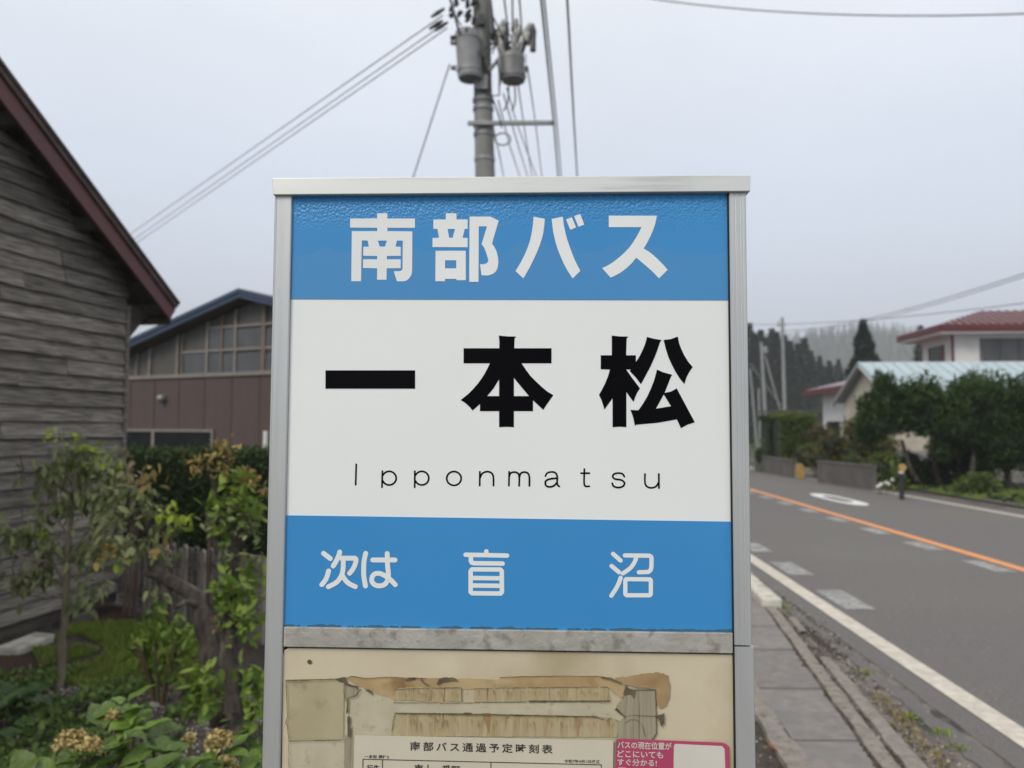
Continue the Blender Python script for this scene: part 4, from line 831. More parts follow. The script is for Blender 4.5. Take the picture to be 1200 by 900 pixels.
# hydrangea in the foreground: every large leaf its own part
M['lf_big'] = mat('hydrangea_leaf', (.075, .15, .022), (.13, .21, .035), scale=14, rough=.42, perobj=.35, trans=.22, bump=.3, bscale=60, c3=(.17, .22, .05), s3=7, lo3=.52, hi3=.7, bdist=.004)
def bigleaf_mesh(serr=0):
    n = 8; vs = []; fs = []
    for i in range(n + 1):
        t = i / n; wv = math.sin(math.pi * min(1, t ** .8)) * .33 * (1 - .25 * t) + (.0 if i in (0, n) else .012 * (-1) ** i); zc = -.28 * t * t + .05 * math.sin(t * 9)
        for s_, k in ((-1, 1), (-.5, .5), (0, 0), (.5, .5), (1, 1)):
            vs.append((s_ * wv, t, zc + abs(s_) * wv * .35 + (.02 * math.sin(i * 1.6) if s_ else 0)))
        if i:
            o_ = 5 * (i - 1)
            for k in range(4): fs.append((o_ + k, o_ + k + 1, o_ + k + 6, o_ + k + 5))
    me = bpy.data.meshes.new('leaf'); me.from_pydata(vs, [], fs); me.polygons.foreach_set('use_smooth', [True] * len(fs)); me.materials.append(M['lf_big']); return me
BL = bigleaf_mesh()
def big_leaf(root, base, yaw, pitch_, size, roll=0):
    o = bpy.data.objects.new('leaf', BL); COL.objects.link(o); o.parent = root; o.location = Vector(base) - WL[root.name]; o.scale = (size, size, size)
    o.rotation_euler = (pitch_, roll, yaw); return o
hy = thing('hydrangea', 'hydrangea with large green leaves and faded yellow flower heads, nearest plant at the lower left', 'hydrangea', (-1.35, 2.35, 0))
heads = [(84, 868, 2.15, .040), (104, 874, 2.12, .032), (257, 868, 2.25, .038), (262, 899, 2.2, .036), (136, 838, 2.3, .020), (222, 866, 2.35, .016)]
for i, (px, py, Y, r) in enumerate(heads):
    c = at(px, py, Y); n = int(260 * (r / .04) ** 2); d = RNG.normal(size=(n, 3)); d /= np.linalg.norm(d, axis=1, keepdims=True); d[:, 2] = np.abs(d[:, 2]) * 1.1 - .35
    P = np.array(c) + d * np.array([r, r, r * .8]) * RNG.uniform(.6, 1.05, (n, 1))
    T_ = RNG.normal(size=(n, 3)); T_ -= d * (T_ * d).sum(1, keepdims=True)
    leaves('flower_head', P, T_ + d * .35, .014, M['petal'], hy, width=.9, six=False)
    make('stem', MB().tube(smooth_poly3([(c.x * .98, c.y + .05, -.02), (c.x * .99, c.y + .03, c.z * .5), (c.x, c.y, c.z - r * .5)]), [.006] * 9, 6), M['stalk'], hy, world=True)
rnd = random.Random(5)
spots = [(60, 905, 2.1), (95, 905, 2.05), (130, 890, 2.15), (120, 860, 2.25), (150, 862, 2.2), (140, 825, 2.35), (165, 850, 2.3), (180, 880, 2.2), (205, 880, 2.2), (225, 895, 2.15), (245, 885, 2.2), (265, 885, 2.25), (200, 905, 2.1), (165, 905, 2.05), (90, 890, 2.1), (155, 835, 2.35), (35, 910, 2.1), (285, 905, 2.2)]
for px, py, Y in spots:
    c = at(px, py, Y); a0 = rnd.uniform(0, 6.28)
    for k in range(4):
        big_leaf(hy, c + Vector((rnd.uniform(-.02, .02), rnd.uniform(-.02, .02), rnd.uniform(-.03, .01))), a0 + k * 1.57 + rnd.uniform(-.3, .3), rnd.uniform(-.1, .75), rnd.uniform(.065, .115), rnd.uniform(-.4, .4))
    for k in range(3):
        big_leaf(hy, c + Vector((rnd.uniform(-.03, .03), rnd.uniform(0, .05), rnd.uniform(-.16, -.06))), rnd.uniform(0, 6.28), rnd.uniform(-.2, .5), rnd.uniform(.07, .12), rnd.uniform(-.4, .4))
    make('stem', MB().tube([(c.x + .02, c.y + .05, -.02), (c.x + .01, c.y + .02, c.z * .55), tuple(c)], [.007, .006, .004], 6), M['stalk'], hy, world=True)
# broad-leaved weed at the far left
M['lf_big2'] = mat('broad_leaf', (.04, .085, .03), (.07, .12, .04), scale=10, rough=.5, perobj=.3, trans=.15)
bw = thing('broad_leaved_plant', 'low plant with broad dull green leaves at the left edge below the shed', 'plant', G(10, 850))
for k in range(26):
    c = Vector(G(rnd.uniform(-25, 32), rnd.uniform(822, 880))) + Vector((0, 0, rnd.uniform(.02, .16))); o = big_leaf(bw, c, rnd.uniform(0, 6.28), rnd.uniform(-.1, .6), rnd.uniform(.12, .2), rnd.uniform(-.3, .3))
    o.material_slots[0].link = 'OBJECT'; o.material_slots[0].material = M['lf_big2']
# ground cover, grass, mulch
def inpoly(x, y, poly):
    c = False; j = len(poly) - 1
    for i in range(len(poly)):
        if (poly[i][1] > y) != (poly[j][1] > y) and x < (poly[j][0] - poly[i][0]) * (y - poly[i][1]) / (poly[j][1] - poly[i][1]) + poly[i][0]: c = not c
        j = i
    return c
def scatter(pxpoly, n):
    q = [G(*p) for p in pxpoly]; poly = [(a.x, a.y) for a in q]; xs = [a[0] for a in poly]; ys = [a[1] for a in poly]; out = []
    while len(out) < n:
        x, y = random.uniform(min(xs), max(xs)), random.uniform(min(ys), max(ys))
        if inpoly(x, y, poly): out.append((x, y, zg(y) + .004))
    return out
mound = MB(); gp = [(55, 800), (120, 812), (235, 800), (250, 775), (225, 745), (150, 732), (85, 735), (40, 765)]
pts = scatter(gp, 26000); pts = [p for p in pts if noise.noise(Vector((p[0] * 3, p[1] * 3, 0))) > -.28]
D = rdir(len(pts), 2.0); leaves('grass', pts, D, .045, M['grass'], six=False, width=.16, var=.5, kind='stuff', label='patch of short bright grass between the shed and the green bush', category='grass')
pts = scatter([(-60, 800), (60, 790), (150, 800), (300, 800), (312, 900), (300, 1000), (-60, 1000)], 9500); pts = [p for p in pts if noise.noise(Vector((p[0] * 2.6, p[1] * 2.6, 4))) > .10 - (.30 if p[0] < -2.1 else 0)]
P = np.array(pts); P[:, 2] += RNG.uniform(0, .05, len(P)); leaves('weeds', P, rdir(len(P), .7), .030 * RNG.uniform(.5, 1.6, len(P))[:, None], M['weeds'], width=.7, kind='stuff', label='low weedy ground cover over dark garden soil', category='weeds')
pts = scatter([(-60, 742), (50, 770), (110, 735), (100, 720), (40, 735)], 300) + scatter([(-60, 765), (35, 768), (50, 790), (0, 805), (-60, 815)], 2600) + scatter([(60, 735), (150, 728), (150, 712), (100, 712)], 1400)
tetra_cloud('wood_chips', pts, [random.uniform(.006, .016) for _ in pts], M['red_chip'], kind='stuff')
pts = scatter([(0, 800), (120, 800), (310, 800), (312, 900), (0, 900)], 3200)
tetra_cloud('soil_pebbles', pts, [random.choice([.004, .006, .01]) * random.uniform(.6, 1.4) for _ in pts], M['gravel'], kind='stuff')
pts = [(sr(Y) + .30 + random.gauss(0, .03), Y, zg(Y) + .01) for Y in [random.uniform(2.6, 4.5) for _ in range(420)]]
leaves('dry_grass', pts, rdir(len(pts), .8), .045, M['drygrass'], six=False, width=.14, kind='stuff')
pts = [(c_[0] + random.gauss(0, .02), c_[1] + random.gauss(0, .03), zg(c_[1]) + .012) for c_ in [(sr(Y) + dx, Y) for Y, dx in ((4.15, .38), (3.95, .45), (4.9, .36), (3.75, .46), (6.9, .16), (7.1, .14), (7.3, .12), (6.7, .19))] for _ in range(60)]
leaves('gutter_weeds', pts, rdir(len(pts), .6), .024, M['grass'], width=.4, kind='stuff')

# ------------------------------------------------------------------ utility pole with transformers, behind the sign
PY = 12.5; pb_ = at(570, 205, PY); pole = thing('utility_pole', 'concrete utility pole with two transformers and a crossarm, rising behind the sign', 'utility pole', (pb_.x + .09, PY, zg(PY)), 0)
ppx = lambda py: 568.5 - (205 - py) * .028
make('pole', MB().tube([(pb_.x + .09, PY, zg(PY)), V3(568.5, 205, PY), V3(566.2, 120, PY), V3(564, 0, PY), V3(561, -90, PY), V3(560, -200, PY)], [.19, .165, .155, .14, .12, .10], 20), M['pole'], pole, world=True, smooth=True)
def pp(px, py, dy=0): return at(px, py, PY + dy)
for py in (118, 128, 147, 158, 187): 
    c = pp(ppx(py), py); make('band', MB().tube([c - Vector((0, 0, .03)), c + Vector((0, 0, .03))], .175, 20), M['steel'], pole, world=True)
a = pp(548, 144.5, -.2); b = pp(650, 144.0, -.2); make('crossarm', MB().tube([a, b], .042, 4), M['steel'], pole, world=True)
a = pp(478, -52, -.2); b = pp(640, -60, -.2); make('crossarm', MB().tube([a, b], .045, 4), M['steel'], pole, world=True)
def can(px, py0, py1, r, dy, nm='transformer'):
    t0, t1 = pp(px[0], py0, dy), pp(px[1], py1, dy)
    c = make(nm, MB().tube([t0 + Vector((0, 0, .03)), t0, t0 - Vector((0, 0, .05)), t1 + Vector((0, 0, .04)), t1], [r * .7, r * .97, r, r, r * .93], 22), M['transformer'], pole, world=True, smooth=False)
    return c, t0, t1
c1, t0, t1 = can((547.5, 551), 38, 93, .20, -.25)
for k, (dx, dz) in enumerate(((-.24, -.12), (-.24, -.20), (-.23, -.62))): make('bushing', MB().tube([t0 + Vector((dx + .06, -.05, dz)), t0 + Vector((dx - .03, -.05, dz))], [.05, .035], 8), M['insul'] if k == 0 else M['transformer'], c1, world=True)
make('lifting_lug', MB().box(t0.x - .02, t0.x + .02, t0.y - .215, t0.y - .19, t0.z - .1, t0.z - .03), M['insul'], c1, world=True)
c2, t2, t3 = can((600, 601.5), 66, 95, .205, -.15)
for k in range(9):
    a = k * .7; q = t2 + Vector((math.cos(a) * .13, math.sin(a) * .13, 0)); make('bushing', MB().tube([q, q + Vector((math.cos(a) * .05, math.sin(a) * .05, .16)), q + Vector((math.cos(a) * .10, math.sin(a) * .08, .30))], [.04, .05, .02], 8), M['insul_w'] if k % 3 else M['insul'], c2, world=True)
for k in range(15):
    a = k * .9 + .3; q = t2 + Vector((math.cos(a) * .26, math.sin(a) * .1, .22 + .08 * (k % 3))); make('cutout', MB().tube([q, q + Vector((.03, 0, .12)), q + Vector((.05, 0, .2))], [.05, .06, .03], 8), M['steel'] if k % 2 else M['insul_w'], c2, world=True)
for k in range(14):
    x_ = t2.x - .2 + k * .033; make('cooling_fin', MB().box(x_, x_ + .012, t2.y - .225 + abs(k - 6.5) * .012, t2.y - .19 + abs(k - 6.5) * .012, t3.z + .06, t2.z - .03), M['transformer'], c2, world=True)
make('brace', MB().tube([pp(572, 84, -.1), pp(592, 60, -.15)], .035, 6), M['steel'], pole, world=True)
make('brace', MB().tube([pp(585, 50, -.2), pp(585, 112, -.2), pp(562, 112, -.1)], .018, 6), M['steel'], pole, world=True)
make('brace', MB().tube([pp(556, 38, -.2), pp(570, 85, -.2), pp(574, 110, -.2)], .02, 6), M['insul'], pole, world=True)
make('cable_guard', MB().tube([pp(573, -10, -.2), pp(577, 40, -.2), pp(577, 48, -.2)], [.03, .055, .02], 8), M['insul'], pole, world=True)
make('arrester', MB().tube([pp(624.5, 28, -.2), pp(624.5, 36, -.2), pp(625, 46, -.2), pp(624.5, 60, -.2)], [.02, .06, .045, .05], 8), M['insul'], pole, world=True)
make('equipment_box', MB().box(pp(556, 110).x, pp(572, 110).x, PY - .24, PY - .17, pp(560, 111).z, pp(560, 95).z), M['transformer'], pole, world=True)
make('equipment_box', MB().box(pp(561, 35).x, pp(568, 35).x, PY - .22, PY - .14, pp(560, 36).z, pp(560, 24).z), M['insul'], pole, world=True)
for cc, tt, tb, R in ((c1, t0, t1, .20), (c2, t2, t3, .205)):
    for zz in (.16, .84):
        q0 = tt.lerp(tb, zz); make('rim', MB().tube([q0 + Vector((0, 0, .012)), q0 - Vector((0, 0, .012))], R + .012, 22), M['steel'], cc, world=True)
    q0 = tt.lerp(tb, .5); make('bracket', MB().box(q0.x + .10, q0.x + .26, q0.y - .03, q0.y + .05, q0.z - .03, q0.z + .03), M['insul'], cc, world=True)
for k, (xa_, ya_, xb_, yb_) in enumerate(((543, 36, 538, 70), (548, 36, 560, 20), (553, 37, 557, 60), (560, 60, 575, 90), (540, 30, 530, 12), (578, 20, 590, 46), (582, 70, 586, 100), (596, 100, 590, 130), (603, 100, 600, 130), (576, 112, 588, 150))):
    a = pp(xa_, ya_, -.42); b = pp(xb_, yb_, -.3); m_ = (a + b) / 2 + Vector((.03, 0, -.05)); make('jumper_cable', MB().tube(smooth_poly3([tuple(a), tuple(m_), tuple(b)], 4), .013, 5), M['insul'], pole, world=True)
make('cable_coil', MB().tube([tuple(pp(589, 163, -.2) + Vector((math.cos(a) * .13, 0, math.sin(a) * .10))) for a in [2 * math.pi * k / 18 for k in range(19)]], .014, 6), M['steel'], pole, world=True)
rr = random.Random(3)
for k in range(34):                                       # dark clustered insulators and jumpers left of the pole top
    q = pp(rr.uniform(530, 561), rr.uniform(-20, 22), -.2); d = Vector((rr.uniform(-.10, -.02), 0, rr.uniform(-.12, -.03)))
    make('insulator', MB().tube([q, q + d * .5, q + d], [.02, .04, .018], 7), M['insul'], pole, world=True)
for (px, py) in ((513, 15), (511, 29), (517, 31)):
    q = pp(px, py, -.1); make('insulator', MB().tube([q - Vector((.11, 0, .075)), q, q + Vector((.11, 0, .075))], [.02, .038, .02], 7), M['insul'], pole, world=True)
for k in range(22):
    a = pp(rr.uniform(575, 600), rr.uniform(20, 60), -.2); b = pp(rr.uniform(568, 620), rr.uniform(35, 70), -.2); m_ = (a + b) / 2 + Vector((0, 0, rr.uniform(-.15, .12)))
    make('jumper_cable', MB().tube(smooth_poly3([tuple(a), tuple(m_), tuple(b)], 4), .012, 5), M['insul'], pole, world=True)

# ------------------------------------------------------------------ overhead wires
def wire(label, pts, r=.011, m='wire', group=None, name='overhead_wire', sag=0):
    P = [Vector(p) for p in pts]
    if len(P) == 2:
        n = 14; P = [P[0].lerp(P[1], i / n) - Vector((0, 0, sag * 4 * (i / n) * (1 - i / n))) for i in range(n + 1)]
    o = make(name, MB().tube(P, r, 6), M[m]); o['label'] = label; o['category'] = 'wire'
    if group: o['group'] = group
    return o
for k, (a, b) in enumerate((((519, 18), (150, 282)), ((519, 29), (152, 289)), ((524, 33), (158, 291)))):
    wire(('uppermost', 'middle', 'lowest')[k] + ' of three power wires slanting down left from the pole top to the shed roof', [pp(*a), at(b[0] - 140, b[1] + 92, 55)], .011 if k else .012, group='three wires slanting down left of the pole')
wire('thin guy wire slanting down left from the pole transformer', [pp(527, 75), at(470, 252, 13.5)], .013)
wire('dark slack cable crossing above the left transformer', [at(512, -60, 11), pp(540, 45, -.35)], .022)
wire('thick cable passing down by the right end of the crossarm', [at(627, -70, 7.5), pp(649, 144, -.2), at(664, 330, 40)], .016, name='overhead_cable')
wire('second cable running close beside the thick one at the crossarm end', [at(631, -70, 7.5), pp(652.5, 144, -.15), at(668, 330, 40)], .012)
wire('straight cable furthest right of the wires above the sign', [at(661.5, -60, 7.5), pp(673, 150, 0), at(684, 330, 40)], .015, name='overhead_cable')
for k, (a, b, c) in enumerate((((584, 118), (597, 170), (612, 215)), ((590, 110), (607, 170), (621, 215)), ((594, 103), (604, 140), (632, 216)), ((618, 78), (627, 140), (636, 215)), ((578, 150), (585, 180), (592, 215)), ((607, 98), (613, 140), (624, 212)))):
    wire(('first', 'second', 'third', 'fifth', 'leftmost', 'fourth')[k] + ' thin line right of the pole, descending to behind the sign top', [pp(*a), at(b[0], b[1], 17), at(c[0], c[1], 25), at(c[0] + 22, c[1] + 110, 42)], .014, group='thin lines behind the sign top')
for k, (a, b) in enumerate((((586, -40), (596, 40)), ((600, -40), (601, 42)), ((606, -40), (612, 45)))):
    wire(('left', 'middle', 'right')[k] + ' of three lines coming down from the frame top to the right transformer', [at(a[0], a[1], 9), pp(*b)], .014, group='lines entering the right transformer from above')
a, b = at(690, -14, 24), at(1290, 12, 15); wire('long thin wire across the top right of the sky', [a, b], .020, sag=.42)
for k, (pa, pb2, Ya, Yb, r) in enumerate((((915, 387), (1260, 300), 60, 22, .018), ((918, 389), (1260, 304), 60, 22, .016))):
    wire(('upper' if k == 0 else 'lower') + ' of the two thick cables sagging towards the top right above the red roof', [at(*pa, Ya), at(*pb2, Yb)], r, sag=.55, name='overhead_cable')
wire('faint single wire just above the red roofed house', [at(876, 380, 62), at(1270, 346, 30)], .022, sag=.35)

# ------------------------------------------------------------------ far side of the road
bank = make('verge', MB().add([(X(9.35, -20), -20, zg(-20) + .06), (60, -20, .3), (60, 60, .1), (X(9.35, 60), 60, zg(60) + .06)], [(0, 1, 2, 3)]), M['verge'], kind='structure')
def blockwall(label, p0, p1, h, piece, th=.12, cut=None):
    a, b = G(*p0), G(*p1); d = (b - a); L_ = math.hypot(d.x, d.y); t = thing('low_concrete_wall', label, 'wall', a, math.atan2(d.y, d.x)); WL[t.name] = Vector(); n = max(1, round(L_ / piece))
    for i in range(n):
        make('panel', MB().box(i * L_ / n + .01, (i + 1) * L_ / n - .01, 0, th, -.1, h - (.0)), M['conc_wall'], t, bevel=.01)
    make('coping', MB().box(0, L_, -.02, th + .02, h + .002, h + .06), M['conc_wall'], t)
    return t
blockwall('low grey wall nearer the camera, below the clipped shrubs across the road', (1028, 575), (962, 565.5), .62, 1.1)
blockwall('low brown grey wall ending at the yellow marker across the road', (931, 560), (888, 552), .58, 1.4)
a = G(934, 560.5); o = make('yellow_marker', MB().prism([(0, 0), (.28, 0), (.20, .5), (.03, .48)], lambda p, t: (a.x + p[0], a.y + t, a.z + p[1]), 0, .14), M['yellow']); o['label'] = 'worn yellow marker board at the end of the low wall'; o['category'] = 'marker'
a = G(944, 558); o = make('concrete_ramp', MB().prism([(0, 0), (.75, .0), (.75, .45), (.1, .62)], lambda p, t: (a.x + p[0], a.y + t + .6, a.z + p[1]), 0, 2.2), M['concrete']); o['label'] = 'pale sloping concrete end block between the two low walls'; o['category'] = 'concrete block'
# reflector post
a = G(1057, 586); rp = thing('reflector_post', 'black roadside post with an orange reflector and white band', 'post', a)
make('post', MB().tube([a, a + Vector((0, 0, .62))], .055, 10), M['insul'], rp, world=True); make('band', MB().tube([a + Vector((0, 0, .62)), a + Vector((0, 0, .68))], .058, 10), M['whiteflower'], rp, world=True)
make('reflector', MB().tube([a + Vector((0, -.03, .76)), a + Vector((0, -.075, .76))], .085, 14), M['yellow'], rp, world=True); make('cap', MB().tube([a + Vector((0, 0, .68)), a + Vector((0, 0, .86))], .06, 10), M['insul'], rp, world=True)

def shrub(name, label, cat, base, clumps, per, size, m, trunks=(), group=None, shoots=0, core=.72, width=.35, six=False, corem='core'):
    """clumps (dx,dy,dz,rx,ry,rz) relative to base; leaves through the clumps with darker hearts"""
    b = Vector(base); t = thing(name, label, cat, b, 0, group); cs = [(b.x + c[0], b.y + c[1], b.z + c[2]) + tuple(c[3:]) for c in clumps]
    P, D = clump_pts(cs, per, .7); D[:, 2] += .3
    if shoots:
        Q = []; E = []
        for c in cs:
            for _ in range(shoots):
                x, y = RNG.uniform(-.8, .8) * c[3], RNG.uniform(-.8, .8) * c[4]; h0 = c[2] + c[5] * math.sqrt(max(.05, 1 - (x / c[3]) ** 2 * .9)) * .85; L_ = RNG.uniform(.15, .55)
                k = 26; s_ = RNG.uniform(0, 1, k); lean = RNG.normal(size=2) * .25
                Q.append(np.stack([c[0] + x + s_ * L_ * lean[0] + RNG.normal(size=k) * .03, c[1] + y + s_ * L_ * lean[1] + RNG.normal(size=k) * .03, h0 + s_ * L_], 1)); E.append(rdir(k, 1.2))
        P = np.concatenate([P] + Q); D = np.concatenate([D] + E)
    mb = MB()
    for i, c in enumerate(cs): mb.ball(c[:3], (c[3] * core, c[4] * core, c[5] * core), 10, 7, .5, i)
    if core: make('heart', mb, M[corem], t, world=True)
    leaves('foliage', P, D, size, M[m], t, six=six, width=width)
    for pts, r in trunks:
        make('trunk', MB().tube([tuple(b + Vector(p)) for p in pts], r, 8), M['bark'], t, world=True, smooth=True)
    return t
rs = random.Random(11)
def crown(w_, h0, h1, d, n, r, rs=rs):
    out = []
    for i in range(n):
        a = i / max(1, n - 1); x = (a - .5) * w_ + rs.uniform(-.1, .1); z = rs.uniform(h0 + r * .7, h1 - r * .7); out.append((x, rs.uniform(-d / 2, d / 2), z, r * rs.uniform(.8, 1.25), r * rs.uniform(.8, 1.2), r * rs.uniform(.7, 1.0)))
    return out
b1 = at(1099, 571, 21); b1.z = -.12
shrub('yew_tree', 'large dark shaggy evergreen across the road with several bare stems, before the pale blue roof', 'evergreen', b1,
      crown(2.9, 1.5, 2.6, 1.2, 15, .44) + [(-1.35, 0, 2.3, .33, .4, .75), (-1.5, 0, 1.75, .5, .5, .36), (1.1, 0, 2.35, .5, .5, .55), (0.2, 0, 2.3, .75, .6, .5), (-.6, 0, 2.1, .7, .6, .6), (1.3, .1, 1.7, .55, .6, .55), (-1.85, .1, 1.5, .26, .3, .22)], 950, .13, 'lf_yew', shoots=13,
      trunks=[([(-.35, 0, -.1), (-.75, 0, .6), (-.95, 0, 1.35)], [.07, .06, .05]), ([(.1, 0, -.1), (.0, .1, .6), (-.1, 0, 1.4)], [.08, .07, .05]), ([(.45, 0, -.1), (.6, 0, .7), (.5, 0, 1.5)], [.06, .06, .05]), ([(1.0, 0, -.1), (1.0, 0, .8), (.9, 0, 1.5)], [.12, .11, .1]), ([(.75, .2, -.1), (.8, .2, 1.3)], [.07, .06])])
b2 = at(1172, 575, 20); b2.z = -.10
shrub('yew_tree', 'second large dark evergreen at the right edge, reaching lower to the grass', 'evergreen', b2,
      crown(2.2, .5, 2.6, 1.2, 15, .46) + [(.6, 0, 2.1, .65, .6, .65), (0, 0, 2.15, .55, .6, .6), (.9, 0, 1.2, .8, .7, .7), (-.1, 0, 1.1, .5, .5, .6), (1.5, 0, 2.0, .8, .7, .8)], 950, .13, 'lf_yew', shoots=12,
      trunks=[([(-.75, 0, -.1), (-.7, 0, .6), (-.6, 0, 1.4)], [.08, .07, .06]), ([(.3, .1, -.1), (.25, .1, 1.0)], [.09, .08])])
def at_g(px, Y, z=0): 
    p = at(px, 500, Y); return Vector((p.x, Y, zg(Y) + z))
shrub('garden_bush', 'pale green low bush at the foot of the right hand dark evergreen', 'bush', at_g(1143, 18.5), crown(.7, 0, .6, .3, 4, .22), 300, .08, 'lf_hedge2', core=.6, width=.4)
shrub('olive_bush', 'dark olive bush with reddish parts, behind the nearer low wall', 'bush', at_g(1000, 26, .1), crown(2.2, .2, 1.7, 1.0, 9, .48) + [(.1, 0, 1.65, .5, .5, .3), (.6, 0, 1.2, .7, .5, .5)], 520, .13, 'lf_olive')
shrub('brown_bush', 'russet topped small bush left of the olive bush', 'bush', at_g(961, 27.5, .2), [(0, 0, 1.35, .42, .4, .30), (.1, 0, .8, .35, .35, .35), (-.1, 0, .4, .3, .3, .4)], 360, .11, 'lf_olive2' if 'lf_olive2' in M else M.__setitem__('lf_olive2', leafmat('russet_leaves', (.10, .07, .03), (.16, .12, .05))) or 'lf_olive2')
shrub('round_bush', 'round bright green clipped bush in front of the tall hedge', 'bush', at_g(946, 27.2, .35), [(0, 0, .42, .46, .4, .40)], 1300, .07, 'lf_hedge2', core=.85)
shrub('round_bush', 'small rounded light green bush right of the round bright bush', 'bush', at_g(975.5, 26, .35), [(0, 0, .28, .36, .3, .26)], 800, .07, 'lf_hedge2', core=.85)
shrub('round_bush', 'small rounded light green bush at the foot of the olive bush', 'bush', at_g(1000, 25, .35), [(0, 0, .26, .32, .3, .25)], 800, .07, 'lf_hedge2', core=.85)
shrub('flowering_clump', 'yellow green clump beside the end of the nearer low wall', 'plant', at_g(1035, 21.2, .0), [(0, 0, .55, .38, .3, .5), (.25, 0, .3, .3, .3, .3)], 420, .10, 'lf_green', core=.5, width=.45)
wf = thing('white_flowers', 'small white flowers low beside the reflector post', 'flowers', G(1040, 572))
for (px, py) in ((1029, 570), (1033, 567), (1038, 565.5), (1046, 562), (1031, 569), (1041, 567)):
    q = at(px, py, 19.5); make('bloom', MB().ball(q, (.05, .04, .035), 7, 5, .6, px), M['whiteflower'], wf, world=True); make('stem', MB().tube([(q.x, q.y, zg(19.5)), tuple(q)], .01, 5), M['stalk'], wf, world=True)
# clipped tall hedge
for (x0p, x1p, Y, h, lb) in ((901, 912, 30.5, 1.95, 'narrow darker end of the tall clipped hedge, nearest the poles'), (913, 957, 29.5, 2.0, 'tall clipped light green hedge behind the brown grey low wall')):
    xa_, xb_ = at_g(x0p, Y).x, at_g(x1p, Y).x; t = thing('tall_hedge', lb, 'hedge', ((xa_ + xb_) / 2, Y, zg(Y) + .2))
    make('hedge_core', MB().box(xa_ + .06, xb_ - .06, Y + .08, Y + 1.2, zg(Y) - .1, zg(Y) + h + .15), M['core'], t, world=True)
    P, D = boxskin(xa_, xb_, Y, Y + 1.3, zg(Y) + .1, zg(Y) + h + .2, 9000 if x1p > 920 else 3000, .05); leaves('foliage', P, D, .10, M['lf_hedge2' if x1p > 920 else 'lf_hedge'], t, six=False, width=.4)
a = at_g(908.5, 30.2); o = make('brown_stake', MB().tube([a, a + Vector((.03, 0, 1.55))], .035, 6), M['frame_brown']); o['label'] = 'thin brown stake standing against the left end of the tall hedge'; o['category'] = 'stake'
shrub('tall_grass_clump', 'pale tall grassy clump at the road edge beside the sign, below the poles', 'plant', at_g(888.5, 31), [(0, 0, .7, .35, .3, .7), (.5, .2, .4, .3, .3, .4)], 340, .16, 'weeds', core=.4, width=.2)
# near grass verge
pts = []
for i in range(22000):
    Y = random.uniform(10.5, 21.5); wv = random.uniform(9.42, 11.8) if Y < 17.5 else random.uniform(9.42, 9.42 + max(.1, (21.5 - Y) * .55)); 
    if noise.noise(Vector((wv * .9, Y * .9, 2))) < -.25: continue
    hz_ = .05 + (wv - 9.4) * .05; pts.append((X(wv, Y), Y, zg(Y) + hz_))
vm = MB(); 
for i in range(12):
    Y = 9 + i * 1.1
    for j in range(6):
        wv = 9.40 + j * .6; vm.v.append((X(wv, Y), Y, zg(Y) + .045 + (wv - 9.4) * .05 + .02 * noise.noise(Vector((wv * 2, Y * 2, 0)))))
    if i:
        for j in range(5): o_ = 6 * (i - 1) + j; vm.f.append((o_, o_ + 1, o_ + 7, o_ + 6))
make('grass_bank', vm, mat('grass_bank', (.05, .07, .02), (.09, .08, .04), scale=3, rough=1, bump=.5), kind='structure')
leaves('verge_grass', pts, rdir(len(pts), 2), .085, M['grass'], six=False, width=.13, var=.5, kind='stuff', label='green grass verge below the dark evergreens', category='grass')
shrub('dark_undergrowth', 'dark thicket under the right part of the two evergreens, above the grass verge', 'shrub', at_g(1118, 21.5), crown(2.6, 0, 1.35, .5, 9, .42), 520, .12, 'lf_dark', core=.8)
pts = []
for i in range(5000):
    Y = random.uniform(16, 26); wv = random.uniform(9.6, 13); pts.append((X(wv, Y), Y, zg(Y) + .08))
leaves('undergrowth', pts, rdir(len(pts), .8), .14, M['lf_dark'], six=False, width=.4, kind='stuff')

# ------------------------------------------------------------------ houses across the road
def house_frame(px, Y, yaw=-.066):
    p = at(px, 500, Y); return Vector((p.x, Y, zg(Y))), yaw
# long building with the pale blue roof
o_, yw = house_frame(1050, 28); yw = -.10
bh = thing('blue_roofed_building', 'long cream walled building with a pale blue metal roof behind the evergreens', 'building', o_, yw); WL[bh.name] = Vector()
ez, rg = 3.15, 4.42; dp = 5.6; ln = 16
make('wall', MB().prism([(0, -.3), (dp, -.3), (dp, ez), (dp / 2, rg - .12), (0, ez)], lambda p, t: (t, p[0], p[1]), 0, ln), M['cream'], bh)
make('dado', MB().box(-.02, ln + .02, -.02, .03, -.2, .95), M['dado'], bh)
make('dado', MB().box(-.021, .02, .031, dp, -.2, .95), M['dado'], bh)
for s_ in (0, 1):
    q = [(-.45, ez - .21), (dp / 2, rg), (dp / 2, rg - .07), (-.45, ez - .28)]; q = [((dp - a) if s_ else a, b) for a, b in q]
    make('roof', MB().prism(q, lambda p, t: (t, p[0], p[1]), -.35, ln + .3), M['blueroof'], bh)
for k in range(40):
    x = -.3 + k * .42; make('roof_seam', MB().prism([(-.45, ez - .205), (dp / 2, rg + .005), (dp / 2, rg + .03), (-.45, ez - .18)], lambda p, t: (t, p[0], p[1]), x, x + .03), M['blueroof'], bh)
for s_ in (0, 1):
    q = [(-.45, ez - .285), (dp / 2, rg - .075), (dp / 2, rg - .22), (-.45, ez - .43)]; q = [((dp - a) if s_ else a, b) for a, b in q]
    make('rake_board', MB().prism(q, lambda p, t: (t, p[0], p[1]), -.34, -.31), M['frame_brown'] if s_ else M['whitewall'], bh)
